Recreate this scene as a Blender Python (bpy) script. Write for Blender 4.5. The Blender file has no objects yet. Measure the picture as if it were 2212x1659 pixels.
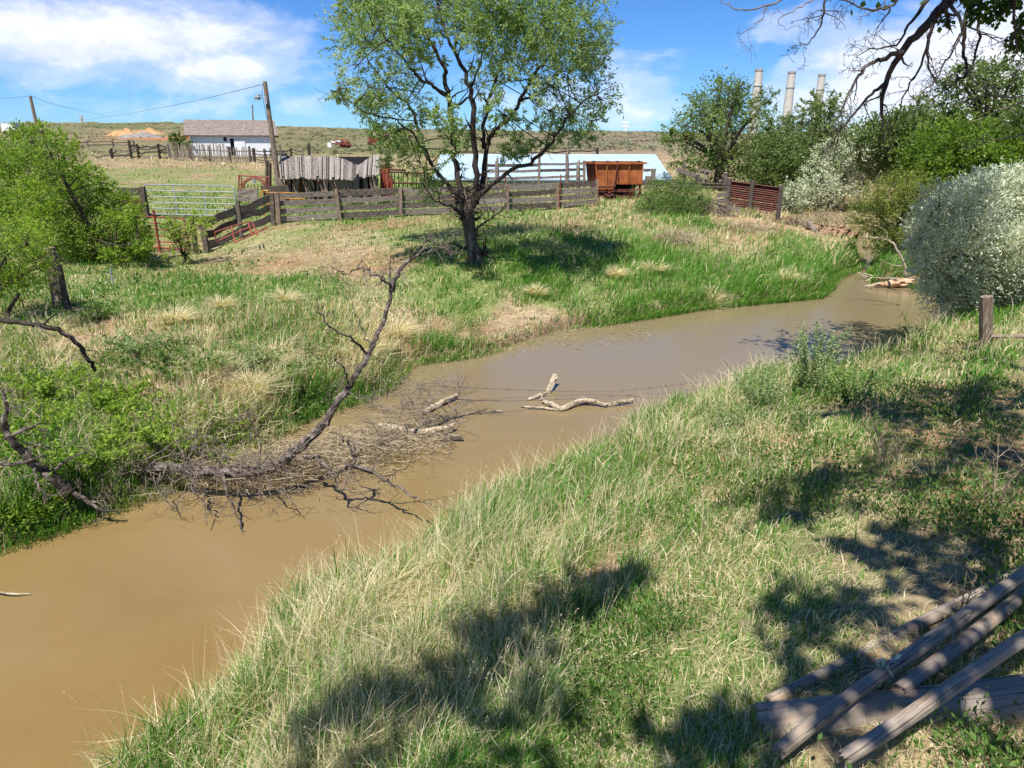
import bpy, math, random
import numpy as np

S = bpy.context.scene
COL = S.collection
PI = math.pi

# ------------------------------------------------------------------ camera
TH = math.radians(18.7)
F = 1533.0                       # focal length in units of a 2212 px wide frame
CW, CH = 2212.0, 1659.0
CAMZ = 4.6
cam_d = bpy.data.cameras.new('camera')
cam = bpy.data.objects.new('camera', cam_d)
COL.objects.link(cam)
cam.location = (0, 0, CAMZ)
cam.rotation_euler = (PI / 2 - TH, 0, 0)
cam_d.sensor_width = 36
cam_d.lens = 36 * F / CW
cam_d.clip_start = 0.05
cam_d.clip_end = 6000
S.camera = cam

# ------------------------------------------------------------------ light
SUN_EL = math.radians(62)
SUN_AZ = math.radians(203)       # compass direction the light comes from (behind camera, a little left)
sdir = np.array([math.sin(SUN_AZ) * math.cos(SUN_EL), math.cos(SUN_AZ) * math.cos(SUN_EL), math.sin(SUN_EL)])
sun_d = bpy.data.lights.new('sun', 'SUN')
sun_d.energy = 5.0
sun_d.angle = math.radians(0.5)
sun_d.color = (1.0, 0.955, 0.88)
sun = bpy.data.objects.new('sun', sun_d)
COL.objects.link(sun)
from mathutils import Vector, Matrix
sun.rotation_euler = Vector(tuple(sdir)).to_track_quat('Z', 'Y').to_euler()
sun.location = (0, -10, 60)
S.view_settings.view_transform = 'Standard'
S.view_settings.look = 'None'
S.view_settings.exposure = 0.74
S.view_settings.gamma = 1

# helpers that turn a place in the photograph plus a distance into a point of the world
def ray(px, py):
    a = (px - CW / 2) / F
    v = (CH / 2 - py) / F
    return np.array([a, math.cos(TH) + v * math.sin(TH), -math.sin(TH) + v * math.cos(TH)])

def at(px, py, Y):
    d = ray(px, py)
    return np.array([0, 0, CAMZ]) + d * (Y / d[1])

def atz(px, py, z):
    d = ray(px, py)
    return np.array([0, 0, CAMZ]) + d * ((z - CAMZ) / d[2])

# ------------------------------------------------------------------ world with clouds
W = bpy.data.worlds.new('World')
S.world = W
W.use_nodes = True
nt = W.node_tree
nt.nodes.clear()
def N(t, k, **kw):
    n = t.nodes.new(k)
    for a, b in kw.items():
        setattr(n, a, b)
    return n
out = N(nt, 'ShaderNodeOutputWorld')
bg = N(nt, 'ShaderNodeBackground')
sky = N(nt, 'ShaderNodeTexSky')
sky.sky_type = 'NISHITA'
sky.sun_disc = False
sky.sun_elevation = SUN_EL
sky.sun_rotation = SUN_AZ
sky.altitude = 1900
sky.air_density = 1.0
sky.dust_density = 0.6
sky.ozone_density = 2.0
bg.inputs['Strength'].default_value = 0.062
tc = N(nt, 'ShaderNodeTexCoord')
def vmath(t, op, a, b=None):
    n = N(t, 'ShaderNodeVectorMath', operation=op)
    for i, s in enumerate((a, b)):
        if s is None: continue
        if isinstance(s, (tuple, list)): n.inputs[i].default_value = s
        else: t.links.new(s, n.inputs[i])
    return n
def fmath(t, op, a, b=None, c=None, clamp=False):
    n = N(t, 'ShaderNodeMath', operation=op, use_clamp=clamp)
    for i, s in enumerate((a, b, c)):
        if s is None: continue
        if isinstance(s, (int, float)): n.inputs[i].default_value = s
        else: t.links.new(s, n.inputs[i])
    return n.outputs[0]
def noise(t, vec, scale, detail=5, rough=0.55, dist=0.0, out='Fac'):
    n = N(t, 'ShaderNodeTexNoise')
    n.inputs['Scale'].default_value = scale
    n.inputs['Detail'].default_value = detail
    n.inputs['Roughness'].default_value = rough
    n.inputs['Distortion'].default_value = dist
    if vec is not None: t.links.new(vec, n.inputs['Vector'])
    return n.outputs[out]
def ramp(t, fac, stops, interp='LINEAR'):
    n = N(t, 'ShaderNodeValToRGB')
    n.color_ramp.interpolation = interp
    e = n.color_ramp.elements
    while len(e) < len(stops): e.new(0.5)
    for i, (p, c) in enumerate(stops):
        e[i].position = p
        e[i].color = (c[0], c[1], c[2], 1) if isinstance(c, (tuple, list)) else (c, c, c, 1)
    t.links.new(fac, n.inputs[0])
    return n.outputs[0]
def mix(t, fac, a, b, mode='MIX'):
    n = N(t, 'ShaderNodeMix', data_type='RGBA', blend_type=mode)
    for s, i in ((fac, 0), (a, 6), (b, 7)):
        if isinstance(s, (int, float)): n.inputs[i].default_value = s
        elif isinstance(s, (tuple, list)): n.inputs[i].default_value = (s[0], s[1], s[2], 1)
        else: t.links.new(s, n.inputs[i])
    return n.outputs[2]

dirv = tc.outputs['Generated']
st = vmath(nt, 'MULTIPLY', dirv, (1.0, 1.0, 2.1)).outputs[0]
n1 = noise(nt, st, 5.5, 9, 0.56, 0.5)
n2 = noise(nt, st, 17.0, 8, 0.62, 0.3)
# cloud banks: direction, half width, half height, weight
total = None
for (px, py, rx, ry, w) in [(250, 70, 400, 100, 0.54), (470, 150, 330, 75, 0.42), (-100, 60, 300, 100, 0.4), (420, 235, 300, 55, 0.26), (640, 215, 170, 50, 0.30),
                            (1380, 190, 190, 130, 0.27), (1960, 130, 330, 120, 0.50), (2250, 200, 420, 260, 0.62), (1720, 215, 190, 75, 0.36),
                            (1660, 75, 120, 60, 0.33), (1400, 235, 220, 60, 0.3), (1180, 200, 260, 90, 0.25), (960, 160, 140, 120, 0.22), (700, 40, 60, 30, 0.1)]:
    d = ray(px, py); d = d / np.linalg.norm(d)
    rxx, ryy = rx / F, ry / F
    df = vmath(nt, 'SUBTRACT', dirv, tuple(d))
    sc = vmath(nt, 'MULTIPLY', df.outputs[0], (1 / rxx, 1 / rxx, 1 / ryy))
    ln = N(nt, 'ShaderNodeVectorMath', operation='LENGTH')
    nt.links.new(sc.outputs[0], ln.inputs[0])
    m = fmath(nt, 'MULTIPLY', fmath(nt, 'SUBTRACT', 1.15, ln.outputs['Value'], clamp=True), w)
    total = m if total is None else fmath(nt, 'MAXIMUM', total, m)
c = fmath(nt, 'ADD', fmath(nt, 'MULTIPLY', n1, 0.75), fmath(nt, 'MULTIPLY', n2, 0.28))
c = fmath(nt, 'ADD', c, fmath(nt, 'SUBTRACT', total, 0.15))
mask = ramp(nt, c, [(0.50, 0.0), (0.64, 0.35), (0.84, 0.85), (1.0, 1.0)], 'EASE')
shade = ramp(nt, n2, [(0.3, (8.0, 8.6, 10.4)), (0.62, (11.0, 11.1, 11.7))])
hs = N(nt, 'ShaderNodeHueSaturation')
hs.inputs['Saturation'].default_value = 1.12
hs.inputs['Value'].default_value = 1.08
nt.links.new(sky.outputs[0], hs.inputs['Color'])
skyc = mix(nt, 1.0, hs.outputs[0], (0.56, 0.90, 1.34), 'MULTIPLY')
fin = mix(nt, mask, skyc, shade)
nt.links.new(fin, bg.inputs['Color'])
nt.links.new(bg.outputs[0], out.inputs[0])

# ------------------------------------------------------------------ mesh builder
class MB:
    def __init__(s):
        s.V = []; s.Q = []; s.T = []; s.A = []; s.n = 0; s.P = []
    def add(s, V, F, tint=0.5):
        V = np.asarray(V, float).reshape(-1, 3)
        F = np.asarray(F, int)
        if F.shape[1] == 4: s.Q.append(F + s.n)
        else: s.T.append(F + s.n)
        s._v(V, tint)
    def _v(s, V, tint):
        s.V.append(V)
        s.A.append(np.broadcast_to(np.asarray(tint, float), (len(V),)).copy())
        s.n += len(V)
    def add2(s, V, Q, T, tint=0.5):
        if Q is not None and len(Q): s.Q.append(np.asarray(Q) + s.n)
        if T is not None and len(T): s.T.append(np.asarray(T) + s.n)
        s._v(np.asarray(V, float), tint)
    def build(s, name, mat, parent=None, smooth=False, origin=None):
        V = np.concatenate(s.V) if s.V else np.zeros((0, 3))
        A = np.concatenate(s.A) if s.A else np.zeros(0)
        Q = np.concatenate(s.Q) if s.Q else np.zeros((0, 4), int)
        T = np.concatenate(s.T) if s.T else np.zeros((0, 3), int)
        o3 = np.zeros(3)
        if origin is not None: o3 = np.asarray(origin, float)
        elif parent is None and len(V): o3 = np.array([V[:, 0].mean(), V[:, 1].mean(), V[:, 2].min()])
        if parent is not None: o3 = np.array(parent['_o']) if '_o' in parent else np.zeros(3)
        V = V - o3
        me = bpy.data.meshes.new(name)
        me.vertices.add(len(V)); me.vertices.foreach_set('co', V.astype(np.float32).ravel())
        nl = 4 * len(Q) + 3 * len(T)
        me.loops.add(nl); me.loops.foreach_set('vertex_index', np.concatenate([Q.ravel(), T.ravel()]).astype(np.int32))
        me.polygons.add(len(Q) + len(T))
        st = np.concatenate([np.arange(len(Q)) * 4, 4 * len(Q) + np.arange(len(T)) * 3]).astype(np.int32)
        me.polygons.foreach_set('loop_start', st)
        me.polygons.foreach_set('use_smooth', np.full(len(st), smooth))
        at_ = me.attributes.new('tint', 'FLOAT', 'POINT'); at_.data.foreach_set('value', A.astype(np.float32))
        me.update(calc_edges=True)
        me.validate()
        me.materials.append(mat)
        o = bpy.data.objects.new(name, me)
        COL.objects.link(o)
        if parent is None: o.location = tuple(o3); o['_o'] = list(o3)
        else:
            o.parent = parent; o['_o'] = list(o3)
        return o

def tag(o, label=None, cat=None, group=None, kind=None):
    if label: o['label'] = label
    if cat: o['category'] = cat
    if group: o['group'] = group
    if kind: o['kind'] = kind
    return o

def thing(name, label, cat, loc, group=None):
    o = bpy.data.objects.new(name, None)
    COL.objects.link(o)
    o.empty_display_size = 0.2
    o.location = tuple(float(v) for v in loc)
    o['_o'] = [float(v) for v in loc]
    return tag(o, label, cat, group)

def nrm(v):
    v = np.asarray(v, float); l = np.linalg.norm(v)
    return v / l if l > 1e-9 else np.array([0, 0, 1.0])

def box(mb, c, size, ax=None, tint=0.5, jit=0.0, rng=None):
    sx, sy, sz = [v / 2 for v in size]
    P = np.array([[x, y, z] for x in (-sx, sx) for y in (-sy, sy) for z in (-sz, sz)])
    if jit: P = P + rng.normal(0, jit, P.shape)
    if ax is not None: P = P @ np.array(ax)
    Fq = [[0, 1, 3, 2], [4, 6, 7, 5], [0, 4, 5, 1], [2, 3, 7, 6], [0, 2, 6, 4], [1, 5, 7, 3]]
    mb.add(P + np.asarray(c), Fq, tint)

def beam(mb, p0, p1, w, h, up=(0, 0, 1), tint=0.5, seg=1, jit=0.0, rng=None, taper=1.0):
    """rectangular bar from p0 to p1: w across, h along 'up'"""
    p0 = np.asarray(p0, float); p1 = np.asarray(p1, float)
    d = nrm(p1 - p0)
    u = np.asarray(up, float); u = u - d * np.dot(u, d)
    if np.linalg.norm(u) < 1e-3: u = np.array([1.0, 0, 0]) - d * d[0]
    u = nrm(u); s = np.cross(d, u)
    V = []
    for i in range(seg + 1):
        t = i / seg
        p = p0 + (p1 - p0) * t
        k = 1 + (taper - 1) * t
        for a, b in ((-1, -1), (1, -1), (1, 1), (-1, 1)):
            q = p + s * a * w / 2 * k + u * b * h / 2 * k
            if jit: q = q + rng.normal(0, jit, 3)
            V.append(q)
    Fq = []
    for i in range(seg):
        for k in range(4):
            a = i * 4 + k; b = i * 4 + (k + 1) % 4
            Fq.append([a, b, b + 4, a + 4])
    Fq.append([3, 2, 1, 0]); e = seg * 4
    Fq.append([e, e + 1, e + 2, e + 3])
    mb.add(V, Fq, tint)

def tube(mb, pts, radii, sides=6, tint=0.5, cap=True, rough=0.0, rng=None):
    pts = np.asarray(pts, float); n = len(pts)
    radii = np.broadcast_to(np.asarray(radii, float), (n,))
    tang = np.gradient(pts, axis=0)
    tang /= np.linalg.norm(tang, axis=1)[:, None] + 1e-9
    ref = np.array([0, 0, 1.0]) if abs(tang[0][2]) < 0.9 else np.array([1.0, 0, 0])
    a = nrm(np.cross(tang[0], ref))
    ang = np.arange(sides) / sides * 2 * PI
    ca, sa = np.cos(ang), np.sin(ang)
    V = []
    for i in range(n):
        a = a - tang[i] * np.dot(a, tang[i]); a = nrm(a); b = np.cross(tang[i], a)
        r = radii[i]
        rr = r * (1 + (rng.normal(0, rough, sides) if rough else 0))
        V.append(pts[i] + (ca * rr)[:, None] * a + (sa * rr)[:, None] * b)
    V = np.concatenate(V)
    k = np.arange(sides); kn = (k + 1) % sides
    Q = np.concatenate([np.stack([i * sides + k, i * sides + kn, (i + 1) * sides + kn, (i + 1) * sides + k], 1) for i in range(n - 1)])
    T = None
    if cap:
        V = np.concatenate([V, pts[:1], pts[-1:]])
        c0, c1 = n * sides, n * sides + 1
        T = np.concatenate([np.stack([kn, k, np.full(sides, c0)], 1), np.stack([(n - 1) * sides + k, (n - 1) * sides + kn, np.full(sides, c1)], 1)])
    mb.add2(V, Q, T, tint)

def smooth_path(P, k=3):
    """Catmull-Rom through the points; columns beyond 3 are interpolated as well"""
    P = np.asarray(P, float)
    if len(P) < 3: 
        t = np.linspace(0, 1, k + 1)[:, None]; return P[0] * (1 - t) + P[-1] * t
    E = np.vstack([2 * P[0] - P[1], P, 2 * P[-1] - P[-2]])
    o = []
    for i in range(1, len(E) - 2):
        for j in range(k):
            t = j / k
            a, b, c, d = E[i - 1], E[i], E[i + 1], E[i + 2]
            o.append(0.5 * ((2 * b) + (c - a) * t + (2 * a - 5 * b + 4 * c - d) * t * t + (3 * b - a - 3 * c + d) * t ** 3))
    o.append(P[-1])
    return np.array(o)

def ppath(lst, k=3, wob=0.0, rng=None):
    """[(px,py,Y,radius)] -> smooth world path and radii"""
    P = np.array([list(at(a, b, y)) + [r] for a, b, y, r in lst])
    P = smooth_path(P, k)
    if wob: P[1:-1, :3] += rng.normal(0, wob, (len(P) - 2, 3))
    return P[:, :3], np.maximum(P[:, 3], 0.002)

def twigs(mb, pts, radii, rng, n, length, levels=1, spread=0.9, droop=0.0, r0=0.35, rmin=0.003, t0=0.15, tips=None, sides=4, curl=0.25, tint=0.5):
    """side branches along a path, recursively"""
    m = len(pts)
    for _ in range(n):
        t = t0 + (1 - t0) * rng.random()
        f = t * (m - 1); i = min(int(f), m - 2); u = f - i
        p = pts[i] * (1 - u) + pts[i + 1] * u
        r = (radii[i] * (1 - u) + radii[i + 1] * u) * r0
        r = max(r, rmin)
        d = nrm(pts[i + 1] - pts[i])
        w = rng.normal(0, 1, 3); w -= d * np.dot(w, d); w = nrm(w)
        d = nrm(d * (1 - spread * 0.6) + w * spread)
        L = length * (0.5 + rng.random() * 0.8) * (1 - 0.4 * t)
        k = 5
        P = [p]; dd = d.copy()
        for j in range(k):
            dd = nrm(dd + rng.normal(0, curl, 3) + np.array([0, 0, -droop]))
            P.append(P[-1] + dd * L / k)
        P = np.array(P); R = np.linspace(r, rmin * 0.6, k + 1)
        tube(mb, P, R, sides, cap=False, tint=tint)
        if tips is not None: tips.append(P[-1]); tips.append(P[-2])
        if levels > 1:
            twigs(mb, P, R, rng, 3, L * 0.55, levels - 1, spread, droop, 0.7, rmin, 0.25, tips, 3, curl, tint)

def vnoise(P, s, seed=0):
    """cheap smooth pseudo-noise in [-1,1] for arrays of points"""
    rr = np.random.default_rng(seed)
    v = np.zeros(len(P)); a = 1.0; tot = 0
    for o in range(4):
        for _ in range(3):
            k = rr.normal(0, 1, P.shape[1]); k /= np.linalg.norm(k)
            v += a * np.sin(P @ k * s * (0.8 + rr.random() * 0.6) * 2 ** o + rr.random() * 6.28)
            tot += a * 0.7
        a *= 0.6
    return v / tot

def leaves(mb, P, size, rng, aspect=0.35, tint=None, droop=0.3, upbias=0.35, sizevar=0.35, dirs=None):
    """one folded four-sided leaf per point"""
    n = len(P)
    d = rng.normal(0, 1, (n, 3)); d[:, 2] = d[:, 2] * 0.7 - droop
    d /= np.linalg.norm(d, axis=1)[:, None]
    if dirs is not None:
        d = d * .75 + dirs; d /= np.linalg.norm(d, axis=1)[:, None]
    w = rng.normal(0, 1, (n, 3)); w[:, 2] += 0.0
    u = np.array([0, 0, 1.0]) * upbias + rng.normal(0, 0.6, (n, 3))
    s = np.cross(d, u); s /= np.linalg.norm(s, axis=1)[:, None] + 1e-9
    L = size * (1 + rng.uniform(-sizevar, sizevar, n))[:, None]
    a = P; b = P + d * L * 0.5 + s * L * aspect / 2; c = P + d * L; e = P + d * L * 0.5 - s * L * aspect / 2
    V = np.stack([a, b, c, e], 1).reshape(-1, 3)
    Q = np.arange(4 * n).reshape(-1, 4)
    t = tint if tint is not None else rng.random(n)
    mb.add(V, Q, np.repeat(np.clip(t, 0, 1), 4))

def blades(mb, P, h, w, lean, rng, tint, two=True, bend=0.5):
    """grass blades: P base points, h heights, w widths, lean (n,2) horizontal tip offset as part of h"""
    n = len(P)
    az = rng.random(n) * 2 * PI
    s = np.stack([np.cos(az), np.sin(az), np.zeros(n)], 1)
    L = np.stack([lean[:, 0] * h, lean[:, 1] * h, np.zeros(n)], 1)
    up = np.stack([np.zeros(n), np.zeros(n), h], 1)
    ll = np.linalg.norm(lean, axis=1)
    tipz = up * (1 - np.clip(ll, 0, 1.2)[:, None] * 0.35)
    W = s * w[:, None]
    if two:
        b0 = P - W / 2; b1 = P + W / 2
        m = P + L * 0.16 + up * 0.45; m0 = m - W * 0.42; m1 = m + W * 0.42
        q = P + L * 0.52 + tipz * 0.8; q0 = q - W * 0.25; q1 = q + W * 0.25
        t = P + L + tipz
        V = np.stack([b0, b1, m0, m1, q0, q1, t], 1).reshape(-1, 3)
        i = np.arange(n)[:, None] * 7
        Q = np.concatenate([i + np.array([[0, 1, 3, 2]]), i + np.array([[2, 3, 5, 4]])])
        T = i + np.array([[4, 5, 6]])
        mb.add2(V, Q, T, np.repeat(tint, 7))
    else:
        b0 = P - W / 2; b1 = P + W / 2
        m = P + L * 0.3 + up * 0.55; m0 = m - W * 0.4; m1 = m + W * 0.4
        t = P + L + tipz
        V = np.stack([b0, b1, m0, m1, t], 1).reshape(-1, 3)
        i = np.arange(n)[:, None] * 5
        mb.add2(V, i + np.array([[0, 1, 3, 2]]), i + np.array([[2, 3, 4]]), np.repeat(tint, 5))

# ------------------------------------------------------------------ materials
def newmat(name):
    m = bpy.data.materials.new(name); m.use_nodes = True
    t = m.node_tree; t.nodes.clear()
    o = N(t, 'ShaderNodeOutputMaterial')
    return m, t, o
def principled(t, color, rough=0.8, spec=0.3, metal=0.0):
    b = N(t, 'ShaderNodeBsdfPrincipled')
    if isinstance(color, (tuple, list)): b.inputs['Base Color'].default_value = (*color[:3], 1)
    else: t.links.new(color, b.inputs['Base Color'])
    if isinstance(rough, (int, float)): b.inputs['Roughness'].default_value = rough
    else: t.links.new(rough, b.inputs['Roughness'])
    b.inputs['Specular IOR Level'].default_value = spec
    b.inputs['Metallic'].default_value = metal
    return b
def bump(t, b, h, strength, dist):
    n = N(t, 'ShaderNodeBump')
    n.inputs['Strength'].default_value = strength; n.inputs['Distance'].default_value = dist
    t.links.new(h, n.inputs['Height']); t.links.new(n.outputs[0], b.inputs['Normal'])
def attr(t, name='tint'):
    n = N(t, 'ShaderNodeAttribute'); n.attribute_name = name
    return n

def leafmat(name, stops, trans=0.35, rough=0.55, spec=0.25, tcol=1.3):
    m, t, o = newmat(name)
    col = ramp(t, attr(t).outputs['Fac'], stops)
    b = principled(t, col, rough, spec)
    tr = N(t, 'ShaderNodeBsdfTranslucent')
    tm = mix(t, 1.0, col, (tcol, tcol * 1.05, tcol * 0.5), 'MULTIPLY')
    t.links.new(tm, tr.inputs[0])
    mx = N(t, 'ShaderNodeMixShader'); mx.inputs[0].default_value = trans
    t.links.new(b.outputs[0], mx.inputs[1]); t.links.new(tr.outputs[0], mx.inputs[2])
    t.links.new(mx.outputs[0], o.inputs[0])
    return m

def noisy(name, stops, scale=8, stretch=(1, 1, 1), rough=0.85, spec=0.2, bumpk=0.4, bdist=0.01, metal=0.0, second=None, useattr=0.0, coord='Object', detail=6):
    m, t, o = newmat(name)
    tcx = N(t, 'ShaderNodeTexCoord')
    mp = vmath(t, 'MULTIPLY', tcx.outputs[coord], stretch).outputs[0]
    f = noise(t, mp, scale, detail, 0.6, 0.2)
    if useattr:
        f = fmath(t, 'ADD', f, fmath(t, 'MULTIPLY', fmath(t, 'SUBTRACT', attr(t).outputs['Fac'], 0.5), useattr))
    col = ramp(t, f, stops)
    if second:
        sc, thr, c2 = second
        g = noise(t, tcx.outputs[coord], sc, 5, 0.65, 0.1)
        g = ramp(t, g, [(thr, 0.0), (min(thr + 0.08, 1), 1.0)])
        col = mix(t, g, col, c2)
    b = principled(t, col, rough, spec, metal)
    if bumpk: bump(t, b, f, bumpk, bdist)
    t.links.new(b.outputs[0], o.inputs[0])
    return m

M = {}
GR = [(0.0, (0.80, 0.70, 0.49)), (0.25, (0.55, 0.47, 0.27)), (0.45, (0.25, 0.34, 0.08)), (0.7, (0.125, 0.29, 0.034)), (1.0, (0.05, 0.165, 0.018))]
M['grass'] = leafmat('grass_blade', GR, 0.38, 0.5, 0.3, 1.25)
M['willow'] = leafmat('willow_leaf', [(0, (0.07, 0.12, 0.03)), (0.5, (0.17, 0.26, 0.075)), (0.8, (0.28, 0.37, 0.14)), (1, (0.42, 0.48, 0.28))], 0.45)
M['cotton'] = leafmat('dark_leaf', [(0, (0.035, 0.08, 0.015)), (1, (0.11, 0.19, 0.035))], 0.4)
M['tree_green'] = leafmat('tree_leaf', [(0, (0.06, 0.10, 0.025)), (0.5, (0.145, 0.205, 0.06)), (1, (0.27, 0.34, 0.13))], 0.42)
M['lime'] = leafmat('fresh_leaf', [(0, (0.06, 0.12, 0.018)), (0.5, (0.19, 0.30, 0.035)), (1, (0.36, 0.46, 0.07))], 0.48)
M['silver'] = leafmat('silver_leaf', [(0, (0.30, 0.34, 0.21)), (0.5, (0.52, 0.56, 0.40)), (1, (0.74, 0.76, 0.61))], 0.28, 0.6, 0.3, 1.1)
M['olive'] = leafmat('olive_leaf', [(0, (0.09, 0.12, 0.02)), (0.5, (0.18, 0.22, 0.04)), (1, (0.27, 0.31, 0.07))], 0.4)
M['weed'] = leafmat('weed_leaf', [(0, (0.045, 0.10, 0.02)), (0.5, (0.09, 0.17, 0.03)), (1, (0.18, 0.27, 0.07))], 0.35)
M['weedpale'] = leafmat('pale_weed_leaf', [(0, (0.10, 0.16, 0.05)), (0.5, (0.20, 0.28, 0.10)), (1, (0.34, 0.40, 0.20))], 0.35)
M['scrub'] = leafmat('scrub_leaf', [(0, (0.09, 0.095, 0.045)), (0.5, (0.17, 0.165, 0.09)), (1, (0.28, 0.27, 0.16))], 0.15)
M['dry'] = leafmat('dry_stem', [(0, (0.20, 0.15, 0.10)), (0.5, (0.36, 0.28, 0.18)), (1, (0.52, 0.44, 0.28))], 0.15)
M['bark'] = noisy('bark', [(0.3, (0.035, 0.027, 0.02)), (0.5, (0.12, 0.095, 0.07)), (0.7, (0.26, 0.21, 0.16))], 9, (1, 1, 0.22), 0.9, 0.1, 0.9, 0.05)
M['bark_dark'] = noisy('bark_dark', [(0.3, (0.02, 0.016, 0.014)), (0.6, (0.07, 0.055, 0.045)), (0.8, (0.13, 0.11, 0.09))], 14, (1, 1, 0.4), 0.9, 0.1, 0.6, 0.02)
M['deadwood'] = noisy('dead_bark', [(0.34, (0.028, 0.022, 0.018)), (0.52, (0.105, 0.085, 0.07)), (0.70, (0.29, 0.25, 0.21))], 12, (1, 1, 1), 0.9, 0.1, 1.0, 0.03)
M['twig'] = noisy('twig', [(0.3, (0.09, 0.07, 0.055)), (0.6, (0.22, 0.18, 0.145)), (0.8, (0.36, 0.31, 0.26))], 20, (1, 1, 1), 0.9, 0.1, 0, 0.01)
M['palewood'] = noisy('bleached_wood', [(0.3, (0.13, 0.095, 0.065)), (0.5, (0.36, 0.295, 0.205)), (0.7, (0.56, 0.48, 0.36))], 14, (1, 1, 1), 0.85, 0.15, 0.5, 0.01)
M['brownlog'] = noisy('split_log', [(0.3, (0.16, 0.07, 0.035)), (0.5, (0.42, 0.27, 0.15)), (0.7, (0.60, 0.50, 0.38))], 3, (1, 4, 6), 0.85, 0.15, 0.6, 0.02)
M['fencewood'] = noisy('weathered_board', [(0.28, (0.06, 0.047, 0.038)), (0.5, (0.185, 0.152, 0.125)), (0.72, (0.32, 0.28, 0.24))], 5, (1, 1, 5), 0.9, 0.1, 0.1, 0.005, useattr=0.3)
M['darkwood'] = noisy('old_dark_wood', [(0.3, (0.035, 0.027, 0.022)), (0.55, (0.10, 0.08, 0.065)), (0.75, (0.20, 0.17, 0.14))], 7, (1, 1, 2), 0.9, 0.1, 0.4, 0.01, useattr=0.5)
M['postwood'] = noisy('post_wood', [(0.3, (0.07, 0.045, 0.03)), (0.5, (0.20, 0.15, 0.11)), (0.7, (0.32, 0.27, 0.22))], 9, (3, 3, 0.5), 0.9, 0.1, 0.5, 0.01, second=(3.0, 0.60, (0.28, 0.11, 0.04)))
M['shedroof'] = noisy('grey_roof_board', [(0.25, (0.08, 0.066, 0.055)), (0.45, (0.19, 0.165, 0.145)), (0.7, (0.29, 0.26, 0.23))], 5, (3, 1, 1), 0.9, 0.1, 0.3, 0.01, useattr=0.35)
M['rustwall'] = noisy('stained_board', [(0.3, (0.03, 0.022, 0.018)), (0.5, (0.13, 0.085, 0.06)), (0.7, (0.30, 0.22, 0.16))], 3, (4, 4, 0.4), 0.9, 0.1, 0.3, 0.01, useattr=0.6, second=(1.6, 0.60, (0.24, 0.065, 0.02)))
M['rust'] = noisy('rust', [(0.25, (0.12, 0.036, 0.016)), (0.5, (0.31, 0.095, 0.028)), (0.75, (0.42, 0.155, 0.05))], 3.0, (1, 1, 0.6), 0.8, 0.25, 0.25, 0.01, second=(6, 0.64, (0.10, 0.04, 0.025)), useattr=0.3)
M['rustdark'] = noisy('dark_rust', [(0.3, (0.04, 0.016, 0.012)), (0.6, (0.12, 0.036, 0.023)), (0.8, (0.19, 0.07, 0.04))], 4, (1, 1, 2), 0.75, 0.3, 0.2, 0.01)
M['redpipe'] = noisy('red_paint_rusty', [(0.3, (0.10, 0.025, 0.018)), (0.6, (0.30, 0.055, 0.035)), (0.8, (0.36, 0.11, 0.06))], 6, (1, 1, 1), 0.65, 0.35, 0.1, 0.01)
M['yellowpipe'] = noisy('yellow_paint', [(0.3, (0.35, 0.13, 0.02)), (0.6, (0.62, 0.30, 0.04))], 6, (1, 1, 1), 0.6, 0.35, 0.1, 0.01)
M['galv'] = noisy('galvanised', [(0.3, (0.26, 0.28, 0.30)), (0.7, (0.44, 0.46, 0.48))], 6, (1, 1, 1), 0.45, 0.5, 0.05, 0.01, metal=0.4)
M['barnroof'] = noisy('pale_blue_metal', [(0.3, (0.31, 0.42, 0.50)), (0.7, (0.38, 0.49, 0.56))], 1.4, (1, 1, 1), 0.5, 0.4, 0.0, 0.01)
M['shingle'] = noisy('shingle', [(0.3, (0.12, 0.095, 0.08)), (0.55, (0.21, 0.175, 0.15)), (0.8, (0.29, 0.255, 0.225))], 2.2, (1, 1, 3), 0.9, 0.1, 0.3, 0.02, second=(3.5, 0.66, (0.62, 0.60, 0.56)))
M['whitewall'] = noisy('peeling_white_paint', [(0.25, (0.42, 0.42, 0.42)), (0.5, (0.74, 0.75, 0.75)), (0.8, (0.84, 0.84, 0.83))], 2.0, (1, 1, 4), 0.8, 0.2, 0.1, 0.01, second=(1.2, 0.66, (0.38, 0.36, 0.34)))
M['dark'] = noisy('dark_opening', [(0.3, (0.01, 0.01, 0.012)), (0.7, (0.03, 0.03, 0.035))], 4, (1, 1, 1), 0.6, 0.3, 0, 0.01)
M['white'] = noisy('white_paint', [(0.3, (0.70, 0.70, 0.70)), (0.7, (0.82, 0.82, 0.80))], 3, (1, 1, 1), 0.6, 0.3, 0, 0.01)
M['concrete'] = noisy('stack_concrete', [(0.3, (0.42, 0.39, 0.34)), (0.7, (0.56, 0.53, 0.47))], 0.04, (1, 1, 2), 0.9, 0.1, 0, 0.01)
M['stackband'] = noisy('stack_cap_concrete', [(0.3, (0.24, 0.23, 0.21)), (0.7, (0.36, 0.34, 0.31))], 0.1, (1, 1, 1), 0.9, 0.1, 0, 0.01)
M['wire'] = noisy('wire', [(0.3, (0.06, 0.05, 0.045)), (0.7, (0.14, 0.12, 0.10))], 20, (1, 1, 1), 0.6, 0.4, 0, 0.01)
M['soil'] = noisy('bank_soil', [(0.3, (0.13, 0.075, 0.045)), (0.55, (0.27, 0.17, 0.11)), (0.75, (0.40, 0.29, 0.2))], 5, (1, 1, 1.5), 0.95, 0.1, 0.6, 0.05)

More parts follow.
